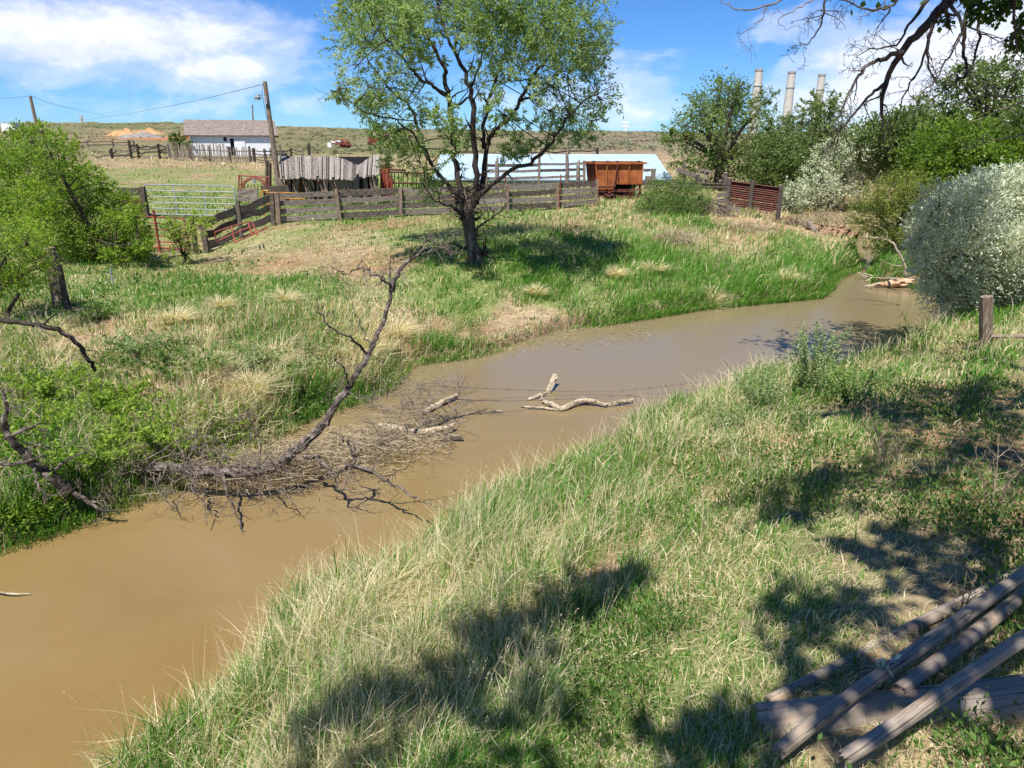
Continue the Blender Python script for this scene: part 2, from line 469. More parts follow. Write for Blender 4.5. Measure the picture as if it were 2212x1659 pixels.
M['ochre'] = noisy('ochre_earth', [(0.3, (0.26, 0.12, 0.05)), (0.5, (0.42, 0.25, 0.12)), (0.7, (0.52, 0.36, 0.20))], 0.5, (1, 1, 2), 0.95, 0.1, 0.5, 0.2)
M['gravel'] = noisy('grey_gravel', [(0.3, (0.15, 0.13, 0.12)), (0.7, (0.27, 0.25, 0.23))], 0.8, (1, 1, 2), 0.95, 0.1, 0.5, 0.2)
# foreground logs: long grain with dark checks along the log (uses the tint attribute as grain coordinate)
def logmat():
    m, t, o = newmat('log_wood')
    tcx = N(t, 'ShaderNodeTexCoord')
    g = attr(t, 'grain').outputs['Vector']
    f1 = noise(t, vmath(t, 'MULTIPLY', g, (34, 3.0, 1)).outputs[0], 1.0, 8, 0.7, 0.3)
    f2 = noise(t, vmath(t, 'MULTIPLY', g, (3.5, 0.5, 1)).outputs[0], 1.0, 5, 0.6, 0.6)
    f3 = noise(t, vmath(t, 'MULTIPLY', g, (1.2, 1.2, 1)).outputs[0], 2.0, 4, 0.6)
    col = ramp(t, f1, [(0.2, (0.15, 0.12, 0.092)), (0.42, (0.26, 0.212, 0.165)), (0.62, (0.34, 0.285, 0.228)), (0.85, (0.42, 0.36, 0.295))])
    crack = ramp(t, f2, [(0.490, 1.0), (0.497, 0.25), (0.503, 0.25), (0.510, 1.0)])
    col = mix(t, 1.0, col, crack, 'MULTIPLY')
    warm = ramp(t, f3, [(0.52, 0.0), (0.7, 0.55)])
    col = mix(t, warm, col, (0.40, 0.24, 0.13))
    b = principled(t, col, 0.85, 0.2)
    h = fmath(t, 'ADD', f1, fmath(t, 'MULTIPLY', crack, 0.8))
    bump(t, b, h, 0.35, 0.002)
    t.links.new(b.outputs[0], o.inputs[0])
    return m
M['log'] = logmat()

# muddy river
def watermat():
    m, t, o = newmat('muddy_water')
    tcx = N(t, 'ShaderNodeTexCoord')
    p = tcx.outputs['Object']
    f = noise(t, vmath(t, 'MULTIPLY', p, (0.35, 0.35, 1)).outputs[0], 1.0, 5, 0.55, 0.8)
    col = ramp(t, f, [(0.3, (0.18, 0.115, 0.036)), (0.55, (0.212, 0.142, 0.051)), (0.75, (0.235, 0.165, 0.072))])
    sx_ = N(t, 'ShaderNodeSeparateXYZ'); t.links.new(p, sx_.inputs[0])
    sky_silt = ramp(t, fmath(t, 'MULTIPLY', fmath(t, 'ADD', sx_.outputs['Y'], fmath(t, 'MULTIPLY', f, 4.0)), 0.05), [(0.35, 0.0), (0.85, 1.0)])  # greyer with distance: mostly sky reflection painted into the colour, some sediment
    col = mix(t, sky_silt, col, (0.19, 0.147, 0.082))
    b = principled(t, col, 0.03, 0.6)
    b.inputs['IOR'].default_value = 1.33
    b1 = noise(t, vmath(t, 'MULTIPLY', p, (1.4, 3.6, 1)).outputs[0], 3.0, 5, 0.65, 0.8)
    b2 = noise(t, vmath(t, 'MULTIPLY', p, (1, 1.6, 1)).outputs[0], 0.5, 3, 0.5, 0.4)
    bump(t, b, fmath(t, 'ADD', fmath(t, 'MULTIPLY', b1, 0.55), b2), 0.16, 0.05)
    t.links.new(b.outputs[0], o.inputs[0])
    return m
M['water'] = watermat()

def groundmat():
    m, t, o = newmat('ground_soil')
    tcx = N(t, 'ShaderNodeTexCoord')
    p = tcx.outputs['Object']
    a = N(t, 'ShaderNodeAttribute'); a.attribute_name = 'gcol'
    n_a = noise(t, p, 3.0, 8, 0.65, 0.2)
    n_b = noise(t, p, 0.35, 7, 0.62, 0.3)
    n_c = noise(t, p, 22.0, 5, 0.6, 0.1)
    v = fmath(t, 'ADD', fmath(t, 'MULTIPLY', n_a, 0.9), fmath(t, 'MULTIPLY', noise(t, p, 75.0, 5, 0.7, 0.1), 0.8))
    f = ramp(t, v, [(0.55, 0.35), (0.82, 0.9), (1.05, 1.35)])
    col = mix(t, 1.0, a.outputs['Color'], f, 'MULTIPLY')
    g = N(t, 'ShaderNodeAttribute'); g.attribute_name = 'gveg'
    # patches of short green growth where the vegetation attribute allows
    gm = ramp(t, fmath(t, 'ADD', n_b, fmath(t, 'SUBTRACT', g.outputs['Fac'], 0.5)), [(0.5, 0.0), (0.62, 1.0)])
    gm2 = ramp(t, n_c, [(0.35, 0.3), (0.6, 1.0)])
    gg = fmath(t, 'MULTIPLY', gm, gm2)
    col = mix(t, gg, col, (0.15, 0.20, 0.055))
    # sage scrub dotted over the far hills
    sa = N(t, 'ShaderNodeAttribute'); sa.attribute_name = 'gsage'
    vo = N(t, 'ShaderNodeTexVoronoi'); vo.inputs['Scale'].default_value = 0.55
    t.links.new(p, vo.inputs['Vector'])
    dots = ramp(t, vo.outputs['Distance'], [(0.28, 1.0), (0.5, 0.0)])
    dd = fmath(t, 'MULTIPLY', dots, sa.outputs['Fac'])
    col = mix(t, dd, col, (0.075, 0.078, 0.04))
    b = principled(t, col, 0.95, 0.1)
    bump(t, b, v, 0.6, 0.04)
    t.links.new(b.outputs[0], o.inputs[0])
    return m
M['ground'] = groundmat()

# ------------------------------------------------------------------ river outline and terrain height
far_edge = [(-900, 1420), (-500, 1300), (-200, 1235), (0, 1195), (100, 1165), (190, 1128), (300, 1090), (400, 1050), (480, 1005), (600, 950), (686, 893), (792, 868), (850, 838), (888, 790), (960, 782), (1050, 768),
            (1110, 753), (1160, 737), (1225, 716), (1290, 706), (1400, 689), (1520, 669), (1650, 657), (1770, 645), (1795, 625), (1808, 602), (1850, 586), (1862, 572), (1855, 556), (1810, 545), (1752, 537), (1690, 530), (1600, 525),
            (1600, 519), (1700, 519), (1800, 522), (1880, 523), (1900, 535), (1893, 560), (1878, 590), (1885, 612), (1960, 620), (2040, 640), (2110, 665), (2150, 690)]
near_edge = [(2100, 712), (2073, 722), (1983, 742), (1953, 772), (1821, 786), (1605, 806), (1533, 842), (1365, 905), (1300, 955), (1150, 1015), (1000, 1085), (930, 1140), (850, 1200), (700, 1255), (600, 1305), (548, 1340), (540, 1410), (480, 1460),
             (380, 1545), (300, 1615), (240, 1680), (150, 1830)]
RP = [atz(a, b, 0.0)[:2] for a, b in far_edge] + [atz(a, b, 0.35)[:2] for a, b in near_edge]
RP += [np.array([-3.2, 0.5]), np.array([-4.5, -4.0]), np.array([-14, -9.0]), np.array([-26, -4.0])]
RP = np.array(RP)

def river_sd(x, y):
    """distance to the river's edge, negative over the water"""
    x = np.asarray(x, float); y = np.asarray(y, float)
    best = np.full(x.shape, 1e9); ins = np.zeros(x.shape, bool)
    n = len(RP)
    for i in range(n):
        ax, ay = RP[i]; bx, by = RP[(i + 1) % n]
        dx, dy = bx - ax, by - ay
        t = np.clip(((x - ax) * dx + (y - ay) * dy) / (dx * dx + dy * dy + 1e-12), 0, 1)
        d = np.hypot(x - ax - t * dx, y - ay - t * dy)
        best = np.minimum(best, d)
        c = ((ay > y) != (by > y))
        xi = ax + (y - ay) / (by - ay + 1e-15) * dx
        ins ^= c & (x < xi)
    return np.where(ins, -best, best)

def G(px, py, z): p = atz(px, py, z); return (p[0], p[1], z)
def Dp(px, py, Y): p = at(px, py, Y); return (p[0], p[1], p[2])
ctrl = [G(1900, 1500, 1.9), G(2200, 1600, 1.95), G(2200, 1200, 1.8), G(1600, 1600, 1.75), G(1300, 1400, 1.35), G(1000, 1600, 1.35), G(700, 1600, 1.05), G(700, 1420, 0.85), G(1500, 1150, 1.25), G(1800, 1050, 1.45), G(1500, 950, 0.9),
        G(1900, 880, 1.35), G(2150, 900, 1.5), G(2130, 755, 1.35), G(620, 1350, 0.5), G(1050, 1120, 0.5), G(1000, 1250, 0.9), G(1350, 960, 0.45), G(1620, 840, 0.5), G(2000, 790, 0.9), G(400, 1650, 0.7),
        (0, 0, 2.0), (6, 0, 2.1), (-2, -4, 1.7), (6, -10, 2.2), (14, 4, 2.0), (14, 14, 1.8),
        G(1030, 575, 0.95), G(600, 485, 1.4), G(733, 477, 1.42), G(865, 468, 1.42), G(1095, 460, 1.42), G(1290, 445, 1.5), G(1400, 455, 1.5), G(1570, 462, 1.35), G(1680, 468, 1.2),
        G(430, 543, 0.65), G(350, 590, 0.65), G(130, 652, 1.15), G(300, 625, 0.95), G(500, 620, 0.92), G(800, 620, 0.8), G(1300, 600, 0.65), G(1500, 560, 0.65), G(1700, 560, 0.45), G(1600, 635, 0.32), G(1300, 675, 0.28),
        G(1100, 700, 0.27), G(900, 730, 0.35), G(700, 700, 0.85), G(500, 700, 1.0), G(200, 720, 1.1), G(0, 720, 1.1), G(350, 850, 0.75), G(600, 820, 0.6), G(800, 800, 0.32), G(150, 950, 0.6), G(0, 1050, 0.55), G(400, 940, 0.45),
        G(-300, 800, 1.1), G(0, 600, 1.1), G(-400, 600, 1.2),
        G(1750, 478, 0.85), G(1870, 478, 0.8), G(1800, 440, 1.1), G(1960, 520, 0.7), G(2100, 600, 0.8), G(2300, 600, 1.2), G(2050, 560, 0.7),
        Dp(400, 475, 33), Dp(200, 470, 33), Dp(400, 410, 44), Dp(100, 400, 44), Dp(400, 350, 82), Dp(200, 345, 82), Dp(0, 345, 85), Dp(650, 350, 80), Dp(800, 347, 78), Dp(1000, 360, 75), Dp(700, 405, 45), Dp(1000, 400, 48),
        Dp(1300, 400, 50), Dp(1450, 380, 60), Dp(1600, 400, 52), Dp(1900, 420, 48), Dp(2200, 430, 45), Dp(1300, 345, 85), Dp(1600, 345, 85), Dp(2000, 370, 80),
        Dp(-200, 262, 260), Dp(0, 266, 260), Dp(300, 268, 250), Dp(500, 272, 250), Dp(700, 279, 260), Dp(1000, 283, 260), Dp(1200, 291, 200), Dp(1450, 292, 190), Dp(1700, 293, 200), Dp(2200, 294, 220), Dp(2500, 294, 220),
        Dp(100, 308, 130), Dp(400, 312, 125), Dp(700, 318, 130), Dp(1000, 318, 130), Dp(1250, 325, 110), Dp(1450, 325, 110), Dp(1700, 330, 110),
        (-90, -20, 4), (-40, 5, 1.6), (-60, 40, 2.0), (60, 20, 2.2), (90, -20, 3), (0, -60, 3.5), (-25, 14, 1.3), (-30, -30, 2.2)]
ctrl = np.array(ctrl)
def uv(x, y):
    r = np.sqrt(x * x + y * y + 2.0)
    # gentle polar coordinates so that control points are evenly spread both near and far
    return np.stack([x / r * 1.8, y / r * 0.6, np.log(r)], -1)
CU = uv(ctrl[:, 0], ctrl[:, 1])
def _phi(r): return np.sqrt(r * r + 0.02)
_K = _phi(np.linalg.norm(CU[:, None] - CU[None], axis=-1))
_nc = len(CU)
_A = np.zeros((_nc + 1, _nc + 1)); _A[:_nc, :_nc] = _K - np.eye(_nc) * 0.004; _A[:_nc, _nc] = 1; _A[_nc, :_nc] = 1
_wt = np.linalg.solve(_A, np.append(ctrl[:, 2], 0))
def plateau(x, y):
    x = np.atleast_1d(np.asarray(x, float)); y = np.atleast_1d(np.asarray(y, float))
    out_ = np.empty(x.shape)
    fx, fy = x.ravel(), y.ravel(); o_ = np.empty(len(fx))
    for s in range(0, len(fx), 20000):
        U = uv(fx[s:s + 20000], fy[s:s + 20000])
        d2 = (U * U).sum(1)[:, None] + (CU * CU).sum(1)[None] - 2 * U @ CU.T
        o_[s:s + 20000] = np.sqrt(np.maximum(d2, 0) + 0.02) @ _wt[:-1] + _wt[-1]
    out_ = o_.reshape(x.shape)
    r = np.hypot(x, y)
    # behind the first ridge the land drops slowly out of sight
    k = np.clip((r - 300) / 500, 0, 1)
    return out_ * (1 - k) + 3.0 * k
def height(x, y):
    x = np.asarray(x, float); y = np.asarray(y, float)
    shp = x.shape; x = np.atleast_1d(x).ravel(); y = np.atleast_1d(y).ravel()
    P = np.maximum(plateau(x, y), 0.22)
    r = np.hypot(x, y)
    XY = np.stack([x, y], 1)
    bmp = vnoise(XY, 1.1, 3) * (0.05 + .09 * np.exp(-((x + 6) / 4) ** 2 - ((y - 13) / 4) ** 2)) + vnoise(XY, 4.0, 4) * 0.018 + vnoise(XY, 0.12, 5) * np.clip((r - 60) / 150, 0, 1) * 0.9 + vnoise(XY, 0.35, 6) * np.clip((r - 50) / 60, 0, 1) * 0.16
    s = river_sd(x, y)
    s = s + vnoise(XY, 2.0, 8) * 0.12
    w = 0.55
    t = np.clip((s + 0.12) / w, 0, 1); t = t * t * (3 - 2 * t)
    z = -0.5 + (P + bmp + 0.5) * t
    return z.reshape(shp)

def gz(x, y): return float(height(np.array([x]), np.array([y]))[0])
def ground_at(px, py):
    """where the line of sight through a place of the photograph meets the terrain"""
    d = ray(px, py); ts = np.exp(np.linspace(math.log(2.0), math.log(400), 500))
    P = np.array([0, 0, CAMZ]) + ts[:, None] * d
    h = height(P[:, 0], P[:, 1])
    k = np.argmax(P[:, 2] < h)
    a, b = ts[max(k - 1, 0)], ts[k]
    for _ in range(12):
        m_ = (a + b) / 2; p = np.array([0, 0, CAMZ]) + m_ * d
        if p[2] < gz(p[0], p[1]): b = m_
        else: a = m_
    return np.array([0, 0, CAMZ]) + b * d
def onground(p, dz=0.0): return np.array([p[0], p[1], gz(p[0], p[1]) + dz])
def atg(px, Y, dz=0.0):
    """on the ground at depth Y in the direction of picture column px (row taken near the ground there)"""
    py = 460
    for _ in range(12):
        p = at(px, py, Y); g = gz(p[0], p[1])
        v = (g - CAMZ) / Y
        # invert: tan of angle
        ang = math.atan(v) + TH
        py = CH / 2 - math.tan(ang) * F
    p = at(px, py, Y)
    return onground(p, dz)

# terrain sheet: fans out from the viewpoint, finer where it is near
ua = np.concatenate([np.linspace(-180, -48, 40)[:-1], np.linspace(-48, 48, 620), np.linspace(48, 180, 40)[1:]])
ua = np.radians(ua)
ra = np.concatenate([[0.0, 0.6, 1.2], np.exp(np.linspace(math.log(1.8), math.log(60), 460)), np.exp(np.linspace(math.log(61), math.log(4500), 160))])
RR, UU = np.meshgrid(ra, ua, indexing='ij')
gx = RR * np.sin(UU); gy = RR * np.cos(UU)
gh = height(gx, gy)
nr, na = gx.shape
mb = MB()
idx = np.arange(nr * na).reshape(nr, na)
Q = np.stack([idx[:-1, :-1], idx[:-1, 1:], idx[1:, 1:], idx[1:, :-1]], -1).reshape(-1, 4)[:, ::-1]
mb.add(np.stack([gx, gy, gh], -1).reshape(-1, 3), Q)
ground = mb.build('ground', M['ground'], smooth=True, origin=(0, 0, 0))
tag(ground, kind='structure')

# ground cover maps, given at places of the photograph: (px,py,z, greenness, height, density)
cov = [
    (100, 700, 1.1, .60, .25, .9), (300, 640, 1.0, .85, .18, 1), (500, 640, .9, .78, .20, .9), (650, 620, .9, .7, .2, .9), (600, 560, 1.0, .55, .10, .55), (700, 530, 1.2, .48, .12, .6), (800, 580, .9, .50, .10, .60), (620, 520, 1.2, .65, .12, .6), (860, 500, 1.3, .62, .14, .8),
    (950, 600, .9, .80, .22, 1), (1150, 560, .9, .85, .30, 1), (1250, 500, 1.2, .5, .22, .9), (1350, 470, 1.4, .55, .25, .9), (1250, 530, 1., .8, .3, 1), (1350, 520, 1., .75, .35, 1), (1300, 580, .7, .85, .45, 1), (1450, 580, .6, .82, .5, 1), (1600, 600, .5, .80, .55, 1), (1700, 560, .5, .72, .5, 1), (1450, 530, .8, .6, .4, 1), (1780, 590, .4, .8, .5, 1), (1500, 480, 1.2, .7, .35, 1),
    (1200, 640, .4, .85, .45, 1), (1400, 650, .3, .85, .5, 1), (1600, 640, .3, .8, .45, 1), (1000, 660, .5, .78, .2, .9), (1100, 700, .3, .38, .10, .4), (1180, 700, .25, .30, .08, .25), (900, 700, .5, .45, .25, .9), (950, 740, .3, .75, .32, 1), (850, 720, .6, .22, .4, 1), (700, 720, .8, .45, .3, .9), (760, 780, .5, .25, .4, 1), (800, 840, .3, .8, .35, 1),
    (600, 700, .9, .48, .28, .9), (500, 700, 1, .55, .22, .9), (450, 790, .8, .22, .38, 1), (600, 780, .7, .18, .45, 1), (550, 740, .9, .8, .3, 1), (380, 760, .9, .55, .3, 1), (700, 870, .35, .8, .4, 1), (550, 880, .5, .2, .45, 1), (400, 820, .8, .35, .4, 1), (300, 760, 1., .3, .2, .7), (200, 800, .9, .6, .2, .8), (100, 1100, .4, .9, .4, 1), (0, 1000, .6, .8, .3, 1), (300, 900, .6, .7, .3, 1), (400, 980, .4, .3, .4, 1),
    (1640, 500, 1.0, .15, .3, .8), (1590, 480, 1.1, .12, .35, .9), (1800, 430, 1.1, .10, .6, 1), (1740, 500, .7, .15, .2, .5), (1680, 530, .5, .7, .4, 1), (1900, 440, 1.0, .12, .5, 1), (2000, 600, .8, .75, .3, 1),
    # near bank
    (620, 1380, .5, .55, .40, 1), (560, 1480, .8, .50, .38, 1), (700, 1420, .9, .30, .40, 1), (800, 1300, .8, .28, .45, 1), (1000, 1180, .7, .42, .45, 1), (1000, 1350, 1.0, .36, .35, 1), (1200, 1100, .8, .42, .40, 1), (1200, 1250, 1.1, .45, .32, 1), (1300, 980, .5, .55, .40, 1), (1450, 930, .6, .55, .36, 1),
    (1400, 1100, 1.1, .45, .30, 1), (1500, 1250, 1.3, .55, .22, .9), (1600, 1100, 1.3, .50, .24, .9), (1600, 950, 1.0, .50, .26, .9), (1700, 870, .9, .55, .3, 1), (1800, 950, 1.3, .5, .18, .7), (1900, 860, 1.3, .5, .16, .7), (2000, 800, 1., .6, .25, .9), (2150, 850, 1.5, .5, .15, .6), (2000, 950, 1.4, .45, .12, .5), (2150, 1000, 1.6, .45, .10, .4),
    (1750, 1150, 1.5, .55, .16, .7), (1900, 1100, 1.5, .38, .12, .45), (2050, 1200, 1.7, .35, .10, .35), (1900, 1250, 1.6, .45, .12, .45), (1700, 1300, 1.6, .62, .15, .7), (1500, 1400, 1.6, .55, .16, .7), (1300, 1400, 1.3, .52, .22, .9), (1350, 1550, 1.5, .5, .15, .7), (1600, 1500, 1.7, .5, .12, .5), (1100, 1550, 1.3, .5, .28, .9), (900, 1550, 1.2, .45, .32, 1),
    (700, 1550, 1.0, .35, .36, 1), (500, 1620, .8, .45, .34, 1), (1900, 1600, 1.9, .45, .1, .4), (2100, 1450, 1.9, .5, .1, .4), (1750, 1400, 1.8, .5, .12, .5), (2000, 1350, 1.8, .35, .1, .35), (2150, 1600, 2, .4, .1, .4)]
cv = np.array([list(atz(a, b, z)[:2]) + [min(1, g + (.05 if b > 900 and a > 500 else 0)), h_, dn] for a, b, z, g, h_, dn in cov] + [
    # pasture and hills further back, by distance
    *[list(at(a, b, Y)[:2]) + [g, h_, dn] for a, b, Y, g, h_, dn in [
        (300, 420, 38, .72, .14, .9), (480, 400, 45, .70, .12, .8), (400, 370, 60, .62, .12, .8), (250, 370, 60, .62, .12, .8), (350, 345, 85, .15, .4, .8), (600, 350, 80, .15, .4, .8), (200, 300, 140, .3, .2, .3), (700, 310, 140, .35, .2, .3), (900, 400, 45, .7, .3, 1), (700, 420, 37, .85, .35, 1), (1400, 330, 110, .25, .2, .2), (1700, 380, 60, .4, .3, .6)]]])
CVU = uv(cv[:, 0], cv[:, 1])
def cover(x, y):
    """greenness, blade height, density at world places"""
    res = np.empty((len(x), 3))
    for s in range(0, len(x), 20000):
        U = uv(x[s:s + 20000], y[s:s + 20000])
        d2 = np.maximum((U * U).sum(1)[:, None] + (CVU * CVU).sum(1)[None] - 2 * U @ CVU.T, 1e-6)
        w = 1 / (d2 + 2e-4) ** 1.8
        w /= w.sum(1)[:, None]
        res[s:s + 20000] = w @ cv[:, 2:]
    return res

# ground colour attributes
gxf, gyf, ghf = gx.ravel(), gy.ravel(), gh.ravel()
cg = cover(gxf, gyf)
rr_ = np.hypot(gxf, gyf)
XY = np.stack([gxf, gyf], 1)
dirt = np.array([0.29, 0.165, 0.10]); straw = np.array([0.36, 0.285, 0.175]); green = np.array([0.13, 0.16, 0.055]); mud = np.array([0.20, 0.14, 0.085])
k = np.clip(0.5 + vnoise(XY, 0.9, 12) * 0.9, 0, 1)[:, None]
gc = dirt * k + straw * (1 - k)
gk = np.clip((cg[:, 0] - 0.35) * 1.2 + vnoise(XY, 1.7, 13) * 0.25 + np.where(rr_ > 38, vnoise(XY * [.5, 1.2], 0.5, 17) * .55 + .1, 0), 0, 0.85)[:, None]
gc = gc * (1 - gk) + green * gk
sdv = river_sd(gxf, gyf)
wet = np.clip(1 - (sdv - 0.1) / 0.5, 0, 1)[:, None]
gc = gc * (1 - wet) + mud * 0.7 * wet
# open hills: tan with olive bands
hill = np.clip((rr_ - 75) / 40, 0, 1)[:, None]
hk = np.clip(0.5 + vnoise(XY, 0.035, 14) * 0.6 + vnoise(XY, 0.22, 15) * 0.5, 0, 1)[:, None]
right = np.clip((gxf / (rr_ + 1) + 0.02) * 8, 0, 1)[:, None]
hc = np.array([0.215, 0.17, 0.095]) * (1 - hk) + np.array([0.115, 0.13, 0.055]) * hk
hc = hc * (1 - right) + (np.array([0.235, 0.185, 0.12]) * (1 - hk * .5) + np.array([0.12, 0.11, 0.065]) * hk * .5) * right
gc = gc * (1 - hill) + hc * hill
# red-brown graded bank and ochre diggings on the left hillside
for (px, py, Y, sx, sy, colr) in [(400, 298, 150, 11, 8, (0.33, 0.13, 0.06)), (330, 297, 152, 8, 8, (0.36, 0.17, 0.08)), (290, 288, 172, 5, 7, (0.42, 0.25, 0.12))]:
    p = at(px, py, Y)
    w = np.exp(-(((gxf - p[0]) / sx) ** 2 + ((gyf - p[1]) / sy) ** 2) ** 2)[:, None]
    gc = gc * (1 - w) + np.array(colr) * w
me = ground.data
ca = me.attributes.new('gcol', 'FLOAT_COLOR', 'POINT')
ca.data.foreach_set('color', np.concatenate([gc, np.ones((len(gc), 1))], 1).astype(np.float32).ravel())
va = me.attributes.new('gveg', 'FLOAT', 'POINT')
veg = np.clip(cg[:, 0] * 0.9, 0, 1) * np.clip(1 - (rr_ - 70) / 60, 0.25, 1) * np.clip(sdv / 0.6, 0, 1)
va.data.foreach_set('value', veg.astype(np.float32))
sa = me.attributes.new('gsage', 'FLOAT', 'POINT')
sa.data.foreach_set('value', (np.clip((rr_ - 80) / 60, 0, 1) * (0.45 + 0.5 * right[:, 0])).astype(np.float32))

# river surface
mb = MB()
wx = np.linspace(-45, 40, 60); wy = np.linspace(-12, 60, 50)
WX, WY = np.meshgrid(wx, wy, indexing='ij')
idx = np.arange(60 * 50).reshape(60, 50)
Q = np.stack([idx[:-1, :-1], idx[1:, :-1], idx[1:, 1:], idx[:-1, 1:]], -1).reshape(-1, 4)
mb.add(np.stack([WX, WY, np.zeros_like(WX)], -1).reshape(-1, 3), Q)
tag(mb.build('river_water', M['water'], smooth=True, origin=(0, 0, 0)), kind='structure')

# ------------------------------------------------------------------ grass
rng = np.random.default_rng(11)
def edge_side(x, y):
    """True where a place lies on the photographer's bank"""
    def dist(poly):
        b = np.full(x.shape, 1e9)
        for (ax, ay), (bx, by) in zip(poly[:-1], poly[1:]):
            dx, dy = bx - ax, by - ay
            t = np.clip(((x - ax) * dx + (y - ay) * dy) / (dx * dx + dy * dy + 1e-12), 0, 1)
            b = np.minimum(b, np.hypot(x - ax - t * dx, y - ay - t * dy))
        return b
    nf = len(far_edge)
    return dist(RP[nf:]) < dist(RP[:nf])
def scatter(n, r0, r1, seed, half=50, power=0.0):
    g = np.random.default_rng(seed)
    u = np.radians(g.uniform(-half, half, n))
    if power: 
        q = g.random(n); r = (r0 ** power + q * (r1 ** power - r0 ** power)) ** (1 / power)
    else: r = np.exp(g.uniform(math.log(r0), math.log(r1), n))
    return r * np.sin(u), r * np.cos(u), g
def r_big(x, y): return np.hypot(x, y)
def grass_layer(n, r0, r1, seed, power=0.0, hmul=1.0, stalk=False):
    x, y, g = scatter(n, r0, r1, seed, 46, power)
    c = cover(x, y); s = river_sd(x, y)
    XY = np.stack([x, y], 1)
    tuft = vnoise(XY, 5.0, 31); patch = vnoise(XY, 0.9, 32); patch2 = vnoise(XY, 2.4, 33)
    wetedge = np.exp(-((s - 0.15) / 0.35) ** 2)
    c[:, 1] += 0.12 * wetedge * (r_big(x, y) > 12)
    dens = c[:, 2] * (0.75 + 0.9 * np.clip(tuft + 0.3 * patch, -1, 1)) + wetedge * 0.5
    wp_ = np.where((edge_side(x, y)) & (x > y * .08), np.clip(vnoise(XY, 1.3, 41) * 2.2, 0, .7), 0)
    dens = dens * (1 - wp_)
    keep = (s > -0.04) & (g.random(n) < np.clip(dens, 0.04, 1))
    x, y, c, s, tuft, patch, patch2, wetedge = [a[keep] for a in (x, y, c, s, tuft, patch, patch2, wetedge)]
    m = len(x)
    r = np.hypot(x, y)
    z = height(x, y)
    h = c[:, 1] * np.where(g.random(m) < .4, g.uniform(.25, .55, m), g.uniform(.55, 1.25, m)) * (1 + 0.45 * tuft + 0.25 * patch) * hmul
    h = np.clip(h, 0.03, 1.0)
    p = np.clip(c[:, 0] + (c[:, 0] - .5) * np.where(r > 12, .35, 0) + patch * 0.26 + patch2 * 0.26 + wetedge * 0.25 - 0.02, 0.02, 0.98)
    isg = g.random(m) < p
    tint = np.where(isg, g.uniform(0.52, 1.0, m), g.uniform(0.0, 0.34, m))
    h = np.where(isg, h, h * 0.95)
    w = (0.0024 + r * 0.0009) * g.uniform(.6, 1.5, m) * np.where(g.random(m) < .12, 2.0, 1.0)
    if stalk:
        w = 0.0018 + r * 0.00055
    sw1 = vnoise(XY[keep], 4.2, 61); sw2 = vnoise(XY[keep], 4.2, 62)
    lean = np.stack([0.14 + sw1 * 0.32 + g.normal(0, 0.36, m), sw2 * 0.32 + g.normal(0, 0.36, m) - 0.03], 1)
    lean[~isg] *= 1.5
    if stalk: lean *= 0.45
    lean[:, 0] += 0.15 * patch + np.where((r > 14) & (c[:, 1] > .3), .18, 0)
    if not stalk: w = np.where(r > 12, w * .8, w)
    return x, y, z - 0.02, h, w, lean, tint, r, g
def add_grass(mbn, mbf, mbp, data, two):
    x, y, z, h, w, lean, tint, r, g = data
    near = edge_side(x, y); field = (~near) & (r > 34)
    P = np.stack([x, y, z], 1)
    for sel, mbx in ((near, mbn), ((~near) & ~field, mbf), (field, mbp)):
        if sel.any(): blades(mbx, P[sel], h[sel], w[sel], lean[sel], g, tint[sel], two)
gn, gf, gp = MB(), MB(), MB()
add_grass(gn, gf, gp, grass_layer(300000, 2.0, 12, 1), True)
add_grass(gn, gf, gp, grass_layer(340000, 10, 48, 2), False)
add_grass(gn, gf, gp, grass_layer(60000, 40, 110, 3), False)
# thick fringe along the water's edge
def fringe(n, seed):
    g = np.random.default_rng(seed); pts = RP[:len(far_edge)]
    seg = np.linalg.norm(pts[1:] - pts[:-1], axis=1); wgt = seg / seg.sum(); i = g.choice(len(seg), n, p=wgt); u = g.random(n)[:, None]
    P = pts[i] * (1 - u) + pts[i + 1] * u + g.normal(0, .22, (n, 2)); x, y = P[:, 0], P[:, 1]
    s = river_sd(x, y); c = cover(x, y); k = (s > -.10) & (s < .8) & (y > 5) & (g.random(n) < np.clip(c[:, 2] * 1.2 - .2, 0, 1)); x, y, c = x[k], y[k], c[k]; m = len(x); r = np.hypot(x, y)
    z = np.maximum(height(x, y), -.05); h = (.14 + c[:, 1] * .5) * g.uniform(.5, 1.1, m)
    isg = g.random(m) < np.clip(c[:, 0] + .15, 0, 1)
    return x, y, z, h, .0028 + r * .0009, np.stack([.15 + g.normal(0, .3, m), -.3 + g.normal(0, .3, m)], 1), np.where(isg, g.uniform(.5, .95, m), g.uniform(0, .3, m)), r, g
add_grass(gn, gf, gp, fringe(34000, 15), False)
# rank stalks and broad blades leaning out over the water from the near bank
def near_fringe(n, seed):
    g = np.random.default_rng(seed); pts = RP[len(far_edge):len(far_edge) + len(near_edge)]
    seg = np.linalg.norm(pts[1:] - pts[:-1], axis=1); i = g.choice(len(seg), n, p=seg / seg.sum()); u = g.random(n)[:, None]
    P = pts[i] * (1 - u) + pts[i + 1] * u + g.normal(0, .28, (n, 2)) + [.12, -.05]; x, y = P[:, 0], P[:, 1]
    s = river_sd(x, y); k = (s > -.02) & (s < 1.0) & (y < 15); x, y = x[k], y[k]; m = len(x); r = np.hypot(x, y)
    green = g.random(m) < .5; h = np.where(green, g.uniform(.2, .42, m), g.uniform(.3, .68, m)); w = np.where(green, .007, .003) + r * .0006
    ln = np.stack([-.12 + g.normal(0, .3, m), .12 + g.normal(0, .28, m)], 1)
    return x, y, height(x, y) - .02, h, w, ln, np.where(green, g.uniform(.55, .9, m), g.uniform(0, .2, m)), r, g
